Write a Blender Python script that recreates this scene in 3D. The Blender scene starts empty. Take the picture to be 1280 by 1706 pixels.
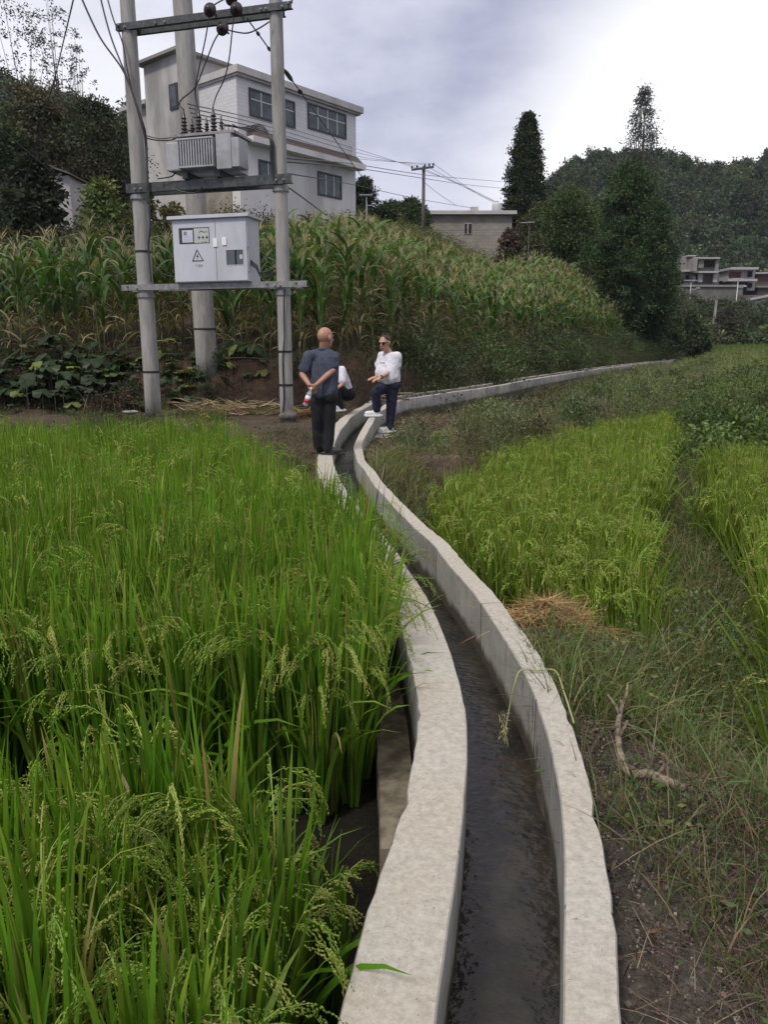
import bpy, bmesh, math
import numpy as np
from mathutils import Vector, Matrix
rad = math.radians
# ------------------------------------------------------------------ camera, sky, sun, exposure
SC = bpy.context.scene
H, PITCH, F = 1.45, rad(12.34), 1280.0
cam_d = bpy.data.cameras.new('camera'); cam = bpy.data.objects.new('camera', cam_d)
SC.collection.objects.link(cam); SC.camera = cam
cam.location = (0, 0, H); cam.rotation_euler = (rad(90) - PITCH, 0, 0)
cam_d.sensor_fit = 'VERTICAL'; cam_d.sensor_height = 36; cam_d.lens = 36 * F / 1706
cam_d.clip_start = 0.05; cam_d.clip_end = 3000
SC.view_settings.view_transform = 'Standard'; SC.view_settings.look = 'None'
SC.view_settings.gamma = 1; SC.view_settings.exposure = 0.15

def ray(px, py):
    u = (px - 640) / F; v = -(py - 853) / F
    return np.array([u, math.cos(PITCH) + v * math.sin(PITCH), -math.sin(PITCH) + v * math.cos(PITCH)])
def P(px, py, z=0.0):                      # point at height z
    d = ray(px, py); return d * ((z - H) / d[2]) + np.array([0, 0, H])
def R(px, py, Y):                          # point at distance Y
    d = ray(px, py); return d * (Y / d[1]) + np.array([0, 0, H])

SUN_EL, SUN_AZ = 52, 215                   # azimuth clockwise from +Y: behind the camera, to its left
w = bpy.data.worlds.new('World'); SC.world = w; w.use_nodes = True
nt = w.node_tree; nt.nodes.clear()
def N(t, kind, **kw):
    n = t.nodes.new(kind)
    for k, v in kw.items():
        if k.startswith('i_'):
            n.inputs[k[2:].replace('_', ' ')].default_value = v
        else: setattr(n, k, v)
    return n
def L(t, a, b): t.links.new(a, b)
out = N(nt, 'ShaderNodeOutputWorld'); bg = N(nt, 'ShaderNodeBackground')
sky = N(nt, 'ShaderNodeTexSky', sky_type='NISHITA', sun_disc=False, sun_elevation=rad(SUN_EL), sun_rotation=rad(SUN_AZ))
tc = N(nt, 'ShaderNodeTexCoord')
nrm = N(nt, 'ShaderNodeVectorMath', operation='NORMALIZE'); L(nt, tc.outputs['Generated'], nrm.inputs[0])
sep = N(nt, 'ShaderNodeSeparateXYZ'); L(nt, nrm.outputs[0], sep.inputs[0])
scv = N(nt, 'ShaderNodeVectorMath', operation='MULTIPLY'); L(nt, nrm.outputs[0], scv.inputs[0]); scv.inputs[1].default_value = (1, 1, 2.2)
n1 = N(nt, 'ShaderNodeTexNoise', i_Scale=2.3, i_Detail=6.0, i_Roughness=0.5); L(nt, scv.outputs[0], n1.inputs['Vector'])
n2 = N(nt, 'ShaderNodeTexNoise', i_Scale=3.6, i_Detail=6.0, i_Roughness=0.55); L(nt, scv.outputs[0], n2.inputs['Vector'])
def glow(px, py, lo, hi):
    d = ray(px, py); d = d / np.linalg.norm(d)
    dt = N(nt, 'ShaderNodeVectorMath', operation='DOT_PRODUCT'); L(nt, nrm.outputs[0], dt.inputs[0]); dt.inputs[1].default_value = tuple(d)
    ad = N(nt, 'ShaderNodeMath', operation='MULTIPLY_ADD'); L(nt, n1.outputs['Fac'], ad.inputs[0]); ad.inputs[1].default_value = 0.10
    L(nt, dt.outputs['Value'], ad.inputs[2])
    mr = N(nt, 'ShaderNodeMapRange', interpolation_type='SMOOTHSTEP'); L(nt, ad.outputs[0], mr.inputs[0])
    mr.inputs[1].default_value = lo + .05; mr.inputs[2].default_value = hi + .05
    return mr.outputs[0]
g1 = glow(1700, 760, math.cos(rad(41.5)), math.cos(rad(29.5)))
g2 = glow(-150, 120, math.cos(rad(22)), math.cos(rad(7)))
mx = N(nt, 'ShaderNodeMath', operation='MAXIMUM'); L(nt, g1, mx.inputs[0])
mh = N(nt, 'ShaderNodeMath', operation='MULTIPLY'); L(nt, g2, mh.inputs[0]); mh.inputs[1].default_value = .55
L(nt, mh.outputs[0], mx.inputs[1])
base = N(nt, 'ShaderNodeMix', data_type='RGBA'); n2r = N(nt, 'ShaderNodeMapRange', interpolation_type='SMOOTHSTEP'); L(nt, n2.outputs['Fac'], n2r.inputs[0]); n2r.inputs[1].default_value = .34; n2r.inputs[2].default_value = .66; L(nt, n2r.outputs[0], base.inputs['Factor'])
base.inputs['A'].default_value = (.38, .40, .55, 1); base.inputs['B'].default_value = (.66, .67, .79, 1)
cl = N(nt, 'ShaderNodeMix', data_type='RGBA'); L(nt, mx.outputs[0], cl.inputs['Factor'])
L(nt, base.outputs['Result'], cl.inputs['A']); cl.inputs['B'].default_value = (1.15, 1.14, 1.16, 1)
zen = N(nt, 'ShaderNodeMapRange', interpolation_type='SMOOTHSTEP'); L(nt, sep.outputs['Z'], zen.inputs[0])
zen.inputs[1].default_value = .38; zen.inputs[2].default_value = .95; zen.inputs[3].default_value = 0.0; zen.inputs[4].default_value = 1.0
zc_ = N(nt, 'ShaderNodeMix', data_type='RGBA'); L(nt, zen.outputs[0], zc_.inputs['Factor']); zc_.inputs['A'].default_value = (1, 1, 1, 1); zc_.inputs['B'].default_value = (2.25, 2.05, 1.62, 1)
cz = N(nt, 'ShaderNodeMix', data_type='RGBA', blend_type='MULTIPLY'); cz.inputs['Factor'].default_value = 1
L(nt, cl.outputs['Result'], cz.inputs['A']); L(nt, zc_.outputs['Result'], cz.inputs['B'])
ns = N(nt, 'ShaderNodeMix', data_type='RGBA', blend_type='MULTIPLY'); ns.inputs['Factor'].default_value = 1
L(nt, sky.outputs[0], ns.inputs['A']); ns.inputs['B'].default_value = (.1, .1, .1, 1)
fin = N(nt, 'ShaderNodeMix', data_type='RGBA'); fin.inputs['Factor'].default_value = .93
L(nt, ns.outputs['Result'], fin.inputs['A']); L(nt, cz.outputs['Result'], fin.inputs['B'])
L(nt, fin.outputs['Result'], bg.inputs['Color']); bg.inputs['Strength'].default_value = 1.0
L(nt, bg.outputs[0], out.inputs['Surface'])
sd = bpy.data.lights.new('sun', 'SUN'); sun = bpy.data.objects.new('sun', sd); SC.collection.objects.link(sun)
sd.energy = 2.1; sd.angle = rad(11); sd.color = (1, .95, .87)
_a, _e = rad(SUN_AZ), rad(SUN_EL)
sdir = Vector((math.sin(_a) * math.cos(_e), math.cos(_a) * math.cos(_e), math.sin(_e)))
sun.rotation_euler = sdir.to_track_quat('Z', 'Y').to_euler(); sun.location = (-20, -20, 40)

# ------------------------------------------------------------------ materials
def newmat(name):
    m = bpy.data.materials.new(name); m.use_nodes = True
    t = m.node_tree; t.nodes.clear()
    o = N(t, 'ShaderNodeOutputMaterial'); b = N(t, 'ShaderNodeBsdfPrincipled'); L(t, b.outputs[0], o.inputs['Surface'])
    return m, t, b, o
def mixc(t, fac, a, b, mode='MIX'):
    n = N(t, 'ShaderNodeMix', data_type='RGBA', blend_type=mode)
    for key, val in (('Factor', fac), ('A', a), ('B', b)):
        if hasattr(val, 'links'): L(t, val, n.inputs[key])
        else: n.inputs[key].default_value = val if key == 'Factor' else (tuple(val) + (1,) if len(val) == 3 else val)
    return n.outputs['Result']
def noise(t, scale, detail=5, rough=.6, vec=None, stretch=None):
    tcn = N(t, 'ShaderNodeTexCoord'); v = tcn.outputs['Object']
    if stretch:
        mp = N(t, 'ShaderNodeMapping'); L(t, v, mp.inputs[0]); mp.inputs['Scale'].default_value = stretch; v = mp.outputs[0]
    n = N(t, 'ShaderNodeTexNoise', i_Scale=scale, i_Detail=float(detail), i_Roughness=rough); L(t, v, n.inputs['Vector'])
    return n.outputs['Fac']
def ramp(t, fac, lo, hi):
    n = N(t, 'ShaderNodeMapRange', interpolation_type='SMOOTHSTEP'); L(t, fac, n.inputs[0])
    n.inputs[1].default_value = lo; n.inputs[2].default_value = hi; return n.outputs[0]
def bump(t, b, h, strength, dist=.01):
    n = N(t, 'ShaderNodeBump'); n.inputs['Strength'].default_value = strength; n.inputs['Distance'].default_value = dist
    L(t, h, n.inputs['Height']); L(t, n.outputs[0], b.inputs['Normal'])
def mat_noise(name, c1, c2, scale=8, rough=.8, bumps=.2, c3=None, metal=0, stretch=None, dist=.01, spec=.4):
    m, t, b, o = newmat(name)
    f = noise(t, scale, 8, .65, stretch=stretch); col = mixc(t, ramp(t, f, .35, .65), c1, c2)
    if c3 is not None:
        col = mixc(t, ramp(t, noise(t, scale * .27, 4, .6, stretch=stretch), .52, .68), col, c3)
    L(t, col, b.inputs['Base Color']); b.inputs['Roughness'].default_value = rough; b.inputs['Metallic'].default_value = metal
    b.inputs['Specular IOR Level'].default_value = spec
    if bumps: bump(t, b, noise(t, scale * 4, 6, .7, stretch=stretch), bumps, dist)
    return m
def mat_leaf(name, trans=.3, rough=.5, vary=.35, spec=.3):
    m, t, b, o = newmat(name)
    at = N(t, 'ShaderNodeAttribute', attribute_name='tint')
    f = noise(t, 1.3, 3)
    col = mixc(t, 1.0, at.outputs['Color'], mixc(t, f, (1 - vary,) * 3, (1 + vary,) * 3), 'MULTIPLY')
    L(t, col, b.inputs['Base Color']); b.inputs['Roughness'].default_value = rough; b.inputs['Specular IOR Level'].default_value = spec
    tr = N(t, 'ShaderNodeBsdfTranslucent'); L(t, mixc(t, 1.0, col, (1.25, 1.2, .55), 'MULTIPLY'), tr.inputs['Color'])
    ms = N(t, 'ShaderNodeMixShader'); ms.inputs[0].default_value = trans
    L(t, b.outputs[0], ms.inputs[1]); L(t, tr.outputs[0], ms.inputs[2]); L(t, ms.outputs[0], o.inputs['Surface'])
    return m
M = {}
M['leaf'] = mat_leaf('leaf_blade'); M['rice'] = mat_leaf('rice_leaf', .32, .48, .18, .3)
M['dry'] = mat_leaf('dry_leaf', .15, .8, .3, .15); M['tree'] = mat_leaf('tree_leaf', .2, .7, .45, .15)
M['bark'] = mat_noise('bark', (.07, .055, .04), (.13, .11, .085), 14, .9, .5, stretch=(1, 1, .25))
M['pole'] = mat_noise('pole_concrete', (.24, .235, .22), (.33, .32, .30), 9, .85, .2, (.15, .145, .13), stretch=(1, 1, .18))
M['steel'] = mat_noise('dark_steel', (.045, .05, .052), (.09, .095, .095), 12, .55, .1, metal=.4)
M['steel_l'] = mat_noise('galvanised_steel', (.2, .2, .2), (.3, .3, .29), 14, .55, .1, metal=.5)
M['tank'] = mat_noise('grey_paint', (.31, .315, .33), (.37, .375, .39), 6, .5, .03, (.25, .25, .255))
M['cab'] = mat_noise('white_enamel', (.47, .48, .53), (.51, .52, .57), 4, .45, .02, (.42, .43, .46), stretch=(1, 1, .4))
M['black'] = mat_noise('black_rubber', (.012, .012, .014), (.022, .022, .024), 20, .5, .05)
M['ins'] = mat_noise('brown_glaze', (.02, .014, .014), (.035, .024, .022), 20, .25, 0)
M['wire'] = mat_noise('wire', (.03, .03, .033), (.05, .05, .053), 20, .6, 0)
M['ink'] = mat_noise('dark_ink', (.03, .03, .035), (.045, .045, .05), 20, .7, 0)
M['plate'] = mat_noise('sign_plate', (.40, .43, .40), (.45, .48, .45), 9, .5, 0)
M['paper'] = mat_noise('paper_card', (.50, .50, .60), (.56, .56, .66), 9, .6, 0)
M['white'] = mat_noise('white_plastic', (.74, .75, .76), (.8, .8, .8), 9, .4, 0)
M['skin'] = mat_noise('skin', (.40, .21, .14), (.46, .26, .18), 18, .5, .05)
M['skin_r'] = mat_noise('sunburnt_skin', (.34, .17, .115), (.40, .21, .145), 14, .45, .05)
M['hair'] = mat_noise('hair', (.012, .011, .011), (.03, .027, .025), 60, .6, .4)
M['navy_tee'] = mat_noise('grey_blue_cloth', (.045, .055, .085), (.068, .08, .115), 9, .9, .8, stretch=(1, 1, .4), dist=.035)
M['white_tee'] = mat_noise('white_cloth', (.66, .65, .72), (.74, .73, .79), 7, .9, .8, dist=.035)
M['black_tr'] = mat_noise('black_cloth', (.009, .009, .011), (.018, .018, .022), 9, .9, .8, stretch=(1, 1, .4), dist=.035)
M['navy_tr'] = mat_noise('navy_cloth', (.012, .014, .035), (.022, .025, .055), 9, .85, .8, stretch=(1, 1, .4), dist=.035)
M['shoe_w'] = mat_noise('white_leather', (.6, .6, .6), (.7, .7, .7), 12, .6, .1)
M['shoe_d'] = mat_noise('dark_leather', (.015, .014, .013), (.03, .028, .025), 12, .6, .1)
M['red'] = mat_noise('red_label', (.55, .03, .06), (.6, .05, .08), 9, .4, 0)
M['glass_d'] = mat_noise('dark_glass', (.05, .065, .07), (.10, .12, .125), 1.2, .06, 0)
M['lens'] = mat_noise('lens', (.006, .006, .007), (.01, .01, .012), 5, .08, 0)
M['frame'] = mat_noise('dark_frame', (.03, .03, .032), (.045, .045, .047), 9, .5, 0)
M['alu'] = mat_noise('aluminium', (.45, .45, .47), (.5, .5, .52), 9, .4, 0)
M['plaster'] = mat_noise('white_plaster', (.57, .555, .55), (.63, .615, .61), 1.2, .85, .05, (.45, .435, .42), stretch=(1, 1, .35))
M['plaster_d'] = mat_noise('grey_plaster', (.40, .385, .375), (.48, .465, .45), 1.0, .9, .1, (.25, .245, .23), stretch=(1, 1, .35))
M['plaster_b'] = mat_noise('bare_render', (.24, .21, .17), (.31, .28, .23), 1.4, .9, .2, (.17, .15, .12))
M['maroon'] = mat_noise('maroon_tile', (.06, .044, .04), (.085, .062, .056), 4, .7, .1)
M['farwall'] = mat_noise('far_wall', (.18, .17, .16), (.25, .24, .22), .5, .9, 0, (.13, .12, .11))
M['retain'] = mat_noise('retaining_stone', (.11, .108, .094), (.165, .16, .14), .6, .9, .2, (.07, .075, .055), stretch=(1, 1, .5))
M['brickred'] = mat_noise('dull_brick', (.10, .065, .06), (.14, .09, .085), .8, .9, 0)
M['redpaint'] = mat_noise('red_paint', (.09, .025, .026), (.12, .034, .034), 3, .7, 0)
M['dark'] = mat_noise('dark_opening', (.01, .01, .01), (.016, .016, .016), 3, .9, 0)
M['fadewhite'] = mat_noise('faded_white', (.34, .325, .32), (.41, .39, .385), 3, .8, 0)
M['wood'] = mat_noise('dead_wood', (.10, .08, .058), (.30, .24, .17), 34, .9, .9, (.06, .048, .036), dist=.006)
M['rock'] = mat_noise('stone', (.07, .065, .058), (.13, .122, .108), 12, .9, .5)
def mat_tile():
    m, t, b, o = newmat('white_tile')
    tcn = N(t, 'ShaderNodeTexCoord'); mp = N(t, 'ShaderNodeMapping'); L(t, tcn.outputs['Object'], mp.inputs[0])
    s = N(t, 'ShaderNodeSeparateXYZ'); L(t, mp.outputs[0], s.inputs[0]); c = N(t, 'ShaderNodeCombineXYZ')
    ad = N(t, 'ShaderNodeMath', operation='ADD'); L(t, s.outputs['X'], ad.inputs[0]); L(t, s.outputs['Y'], ad.inputs[1])
    L(t, ad.outputs[0], c.inputs['X']); L(t, s.outputs['Z'], c.inputs['Y'])
    br = N(t, 'ShaderNodeTexBrick'); L(t, c.outputs[0], br.inputs['Vector']); br.inputs['Scale'].default_value = 1
    br.inputs['Brick Width'].default_value = .42; br.inputs['Row Height'].default_value = .16; br.inputs['Mortar Size'].default_value = .012
    br.inputs['Color1'].default_value = (.56, .55, .555, 1); br.inputs['Color2'].default_value = (.61, .60, .605, 1); br.inputs['Mortar'].default_value = (.49, .48, .48, 1)
    L(t, mixc(t, ramp(t, noise(t, .8, 6), .5, .75), br.outputs['Color'], mixc(t, .5, br.outputs['Color'], (.4, .39, .38))), b.inputs['Base Color'])
    b.inputs['Roughness'].default_value = .5
    return m
M['tile'] = mat_tile()
def mat_block():
    m, t, b, o = newmat('stone_block')
    tcn = N(t, 'ShaderNodeTexCoord')
    s = N(t, 'ShaderNodeSeparateXYZ'); L(t, tcn.outputs['Object'], s.inputs[0]); c = N(t, 'ShaderNodeCombineXYZ')
    ad = N(t, 'ShaderNodeMath', operation='ADD'); L(t, s.outputs['X'], ad.inputs[0]); L(t, s.outputs['Y'], ad.inputs[1])
    L(t, ad.outputs[0], c.inputs['X']); L(t, s.outputs['Z'], c.inputs['Y'])
    br = N(t, 'ShaderNodeTexBrick'); L(t, c.outputs[0], br.inputs['Vector']); br.inputs['Scale'].default_value = 1
    br.inputs['Brick Width'].default_value = .5; br.inputs['Row Height'].default_value = .24; br.inputs['Mortar Size'].default_value = .015
    br.inputs['Color1'].default_value = (.24, .22, .185, 1); br.inputs['Color2'].default_value = (.31, .285, .24, 1); br.inputs['Mortar'].default_value = (.20, .185, .16, 1)
    L(t, mixc(t, ramp(t, noise(t, .7, 6), .45, .7), br.outputs['Color'], (.2, .18, .15)), b.inputs['Base Color'])
    b.inputs['Roughness'].default_value = .9
    return m
M['block'] = mat_block()
def mat_channel():
    m, t, b, o = newmat('cast_concrete')
    run = N(t, 'ShaderNodeAttribute', attribute_name='run').outputs['Fac']
    drop = N(t, 'ShaderNodeAttribute', attribute_name='drop').outputs['Fac']
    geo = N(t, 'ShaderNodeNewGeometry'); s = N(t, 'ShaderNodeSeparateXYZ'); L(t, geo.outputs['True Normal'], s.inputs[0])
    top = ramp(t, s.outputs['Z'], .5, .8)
    dv = N(t, 'ShaderNodeMath', operation='DIVIDE'); L(t, run, dv.inputs[0]); dv.inputs[1].default_value = 1.22
    fr = N(t, 'ShaderNodeMath', operation='FRACT'); L(t, dv.outputs[0], fr.inputs[0])
    fl = N(t, 'ShaderNodeMath', operation='FLOOR'); L(t, dv.outputs[0], fl.inputs[0])
    wn = N(t, 'ShaderNodeTexWhiteNoise', noise_dimensions='1D'); L(t, fl.outputs[0], wn.inputs['W'])
    jt = N(t, 'ShaderNodeMath', operation='LESS_THAN'); L(t, fr.outputs[0], jt.inputs[0]); jt.inputs[1].default_value = .013
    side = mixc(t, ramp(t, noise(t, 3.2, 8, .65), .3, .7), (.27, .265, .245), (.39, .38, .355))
    side = mixc(t, 1.0, side, mixc(t, wn.outputs['Value'], (.82, .82, .82), (1.08, 1.08, 1.06)), 'MULTIPLY')
    side = mixc(t, ramp(t, noise(t, 9, 6, .7, stretch=(1, 1, .12)), .56, .72), side, (.135, .13, .12))
    side = mixc(t, ramp(t, noise(t, 2.1, 7, .7, stretch=(1, 1, .7)), .60, .68), side, (.105, .105, .1))
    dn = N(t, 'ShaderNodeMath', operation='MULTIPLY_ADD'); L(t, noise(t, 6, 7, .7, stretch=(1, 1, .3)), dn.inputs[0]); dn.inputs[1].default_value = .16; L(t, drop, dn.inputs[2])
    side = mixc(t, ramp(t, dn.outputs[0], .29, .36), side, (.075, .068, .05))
    side = mixc(t, ramp(t, noise(t, 26, 6, .75, stretch=(1, 1, .06)), .58, .68), side, mixc(t, 1., side, (.62, .62, .6), 'MULTIPLY'))
    side = mixc(t, ramp(t, noise(t, 55, 4, .7), .64, .70), side, mixc(t, 1., side, (.45, .44, .42), 'MULTIPLY'))
    side = mixc(t, jt.outputs[0], side, (.06, .058, .052))
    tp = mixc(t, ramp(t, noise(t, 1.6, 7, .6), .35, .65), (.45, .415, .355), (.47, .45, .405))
    tp = mixc(t, ramp(t, noise(t, 34, 8, .8), .34, .66), mixc(t, 1., tp, (.70, .69, .67), 'MULTIPLY'), tp)
    tp = mixc(t, ramp(t, noise(t, 5.5, 8, .75), .63, .72), tp, (.25, .215, .165))
    tp = mixc(t, ramp(t, noise(t, 95, 3, .6), .66, .72), tp, (.18, .16, .135))
    tp = mixc(t, ramp(t, noise(t, 14, 7, .8), .66, .70), tp, (.17, .16, .13))
    jt3 = N(t, 'ShaderNodeMath', operation='MULTIPLY'); dv3 = N(t, 'ShaderNodeMath', operation='DIVIDE'); L(t, run, dv3.inputs[0]); dv3.inputs[1].default_value = 3.66
    fr3 = N(t, 'ShaderNodeMath', operation='FRACT'); L(t, dv3.outputs[0], fr3.inputs[0]); lt3 = N(t, 'ShaderNodeMath', operation='LESS_THAN'); L(t, fr3.outputs[0], lt3.inputs[0]); lt3.inputs[1].default_value = .0022
    tp = mixc(t, ramp(t, noise(t, 3.3, 9, .72), .60, .70), tp, (.31, .25, .185))
    tp = mixc(t, ramp(t, noise(t, 170, 4, .6), .58, .72), tp, mixc(t, 1., tp, (.72, .71, .69), 'MULTIPLY'))
    tp = mixc(t, lt3.outputs[0], tp, (.12, .11, .09))
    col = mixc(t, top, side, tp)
    L(t, col, b.inputs['Base Color']); b.inputs['Roughness'].default_value = .9; b.inputs['Specular IOR Level'].default_value = .25
    ad = N(t, 'ShaderNodeMath', operation='ADD'); L(t, noise(t, 60, 8, .75), ad.inputs[0])
    ml = N(t, 'ShaderNodeMath', operation='MULTIPLY'); L(t, noise(t, 9, 5, .6), ml.inputs[0]); ml.inputs[1].default_value = 1.6
    L(t, ml.outputs[0], ad.inputs[1]); bump(t, b, ad.outputs[0], .5, .008)
    return m
M['channel'] = mat_channel()
def mat_water():
    m, t, b, o = newmat('channel_water')
    f = noise(t, 5, 8, .7); f2 = noise(t, 28, 8, .75)
    col = mixc(t, ramp(t, f, .38, .64), (.016, .015, .013), (.036, .033, .028))
    col = mixc(t, ramp(t, f2, .56, .7), col, (.009, .009, .0085))
    col = mixc(t, ramp(t, noise(t, 2.2, 5, .6), .52, .72), col, (.045, .032, .023))
    L(t, col, b.inputs['Base Color']); b.inputs['Roughness'].default_value = .13; b.inputs['IOR'].default_value = 1.33
    ad = N(t, 'ShaderNodeMath', operation='ADD'); L(t, noise(t, 9, 4, .55, stretch=(1, 1.7, 1)), ad.inputs[0]); L(t, noise(t, 24, 2, .5, stretch=(1, 1.5, 1)), ad.inputs[1])
    bump(t, b, ad.outputs[0], .35, .02)
    return m
M['water'] = mat_water()
def mat_ground():
    m, t, b, o = newmat('earth')
    at = N(t, 'ShaderNodeAttribute', attribute_name='tint').outputs['Color']
    f = noise(t, 5, 9, .7); f2 = noise(t, 38, 6, .75)
    c = mixc(t, 1., at, mixc(t, ramp(t, f, .3, .7), (.6, .6, .6), (1.35, 1.32, 1.28)), 'MULTIPLY')
    c = mixc(t, 1., c, mixc(t, ramp(t, f2, .3, .75), (.6, .6, .6), (1.4, 1.4, 1.4)), 'MULTIPLY')
    L(t, c, b.inputs['Base Color']); b.inputs['Roughness'].default_value = .95; b.inputs['Specular IOR Level'].default_value = .2
    bump(t, b, noise(t, 28, 9, .75), 1.0, .03)
    return m
M['earth'] = mat_ground()
def mat_bottle():
    m, t, b, o = newmat('clear_plastic')
    b.inputs['Base Color'].default_value = (.9, .95, .97, 1); b.inputs['Roughness'].default_value = .1
    b.inputs['Transmission Weight'].default_value = .75; b.inputs['IOR'].default_value = 1.2
    return m
M['clear'] = mat_bottle()

# ------------------------------------------------------------------ helpers
COL = SC.collection
LOC = {}
def tag(o, label=None, cat=None, group=None, kind=None):
    if label: o['label'] = label
    if cat: o['category'] = cat
    if group: o['group'] = group
    if kind: o['kind'] = kind
    return o
def thing(name, loc, label, cat, group=None, rz=0, kind=None):
    o = bpy.data.objects.new(name, None); COL.objects.link(o); o.location = tuple(loc); o.rotation_euler = (0, 0, rz)
    o.empty_display_size = .2
    LOC[o] = np.array(loc, float); tag(o, label, cat, group, kind); return o
def link(name, me, parent=None, loc=None):
    o = bpy.data.objects.new(name, me); COL.objects.link(o)
    if parent is not None: o.parent = parent
    if loc is not None: o.location = tuple(loc)
    return o
def make_mesh(name, v, faces, mat, smooth=False, tint=None, run=None, drop=None):
    """v (n,3); faces list of (k,3) / (k,4) int arrays or list of tuples"""
    me = bpy.data.meshes.new(name); v = np.asarray(v, np.float32)
    me.vertices.add(len(v)); me.vertices.foreach_set('co', v.ravel())
    if isinstance(faces, list) and faces and isinstance(faces[0], tuple):
        tot = np.array([len(f) for f in faces], np.int32); idx = np.concatenate([np.array(f, np.int32) for f in faces])
    else:
        tot = np.concatenate([np.full(len(f), f.shape[1], np.int32) for f in faces]); idx = np.concatenate([f.astype(np.int32).ravel() for f in faces])
    st = np.zeros(len(tot), np.int32); st[1:] = np.cumsum(tot)[:-1]
    me.loops.add(len(idx)); me.loops.foreach_set('vertex_index', idx)
    me.polygons.add(len(tot)); me.polygons.foreach_set('loop_start', st)
    try: me.polygons.foreach_set('loop_total', tot)
    except Exception: pass
    me.polygons.foreach_set('use_smooth', np.full(len(tot), bool(smooth)))
    if tint is not None:
        a = me.color_attributes.new('tint', 'FLOAT_COLOR', 'POINT')
        c = np.ones((len(v), 4), np.float32); c[:, :3] = tint; a.data.foreach_set('color', c.ravel())
    if run is not None:
        a = me.attributes.new('run', 'FLOAT', 'POINT'); a.data.foreach_set('value', np.asarray(run, np.float32))
    if drop is not None:
        a = me.attributes.new('drop', 'FLOAT', 'POINT'); a.data.foreach_set('value', np.asarray(drop, np.float32))
    me.materials.append(mat); me.update(calc_edges=True); me.validate()
    return me
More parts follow.
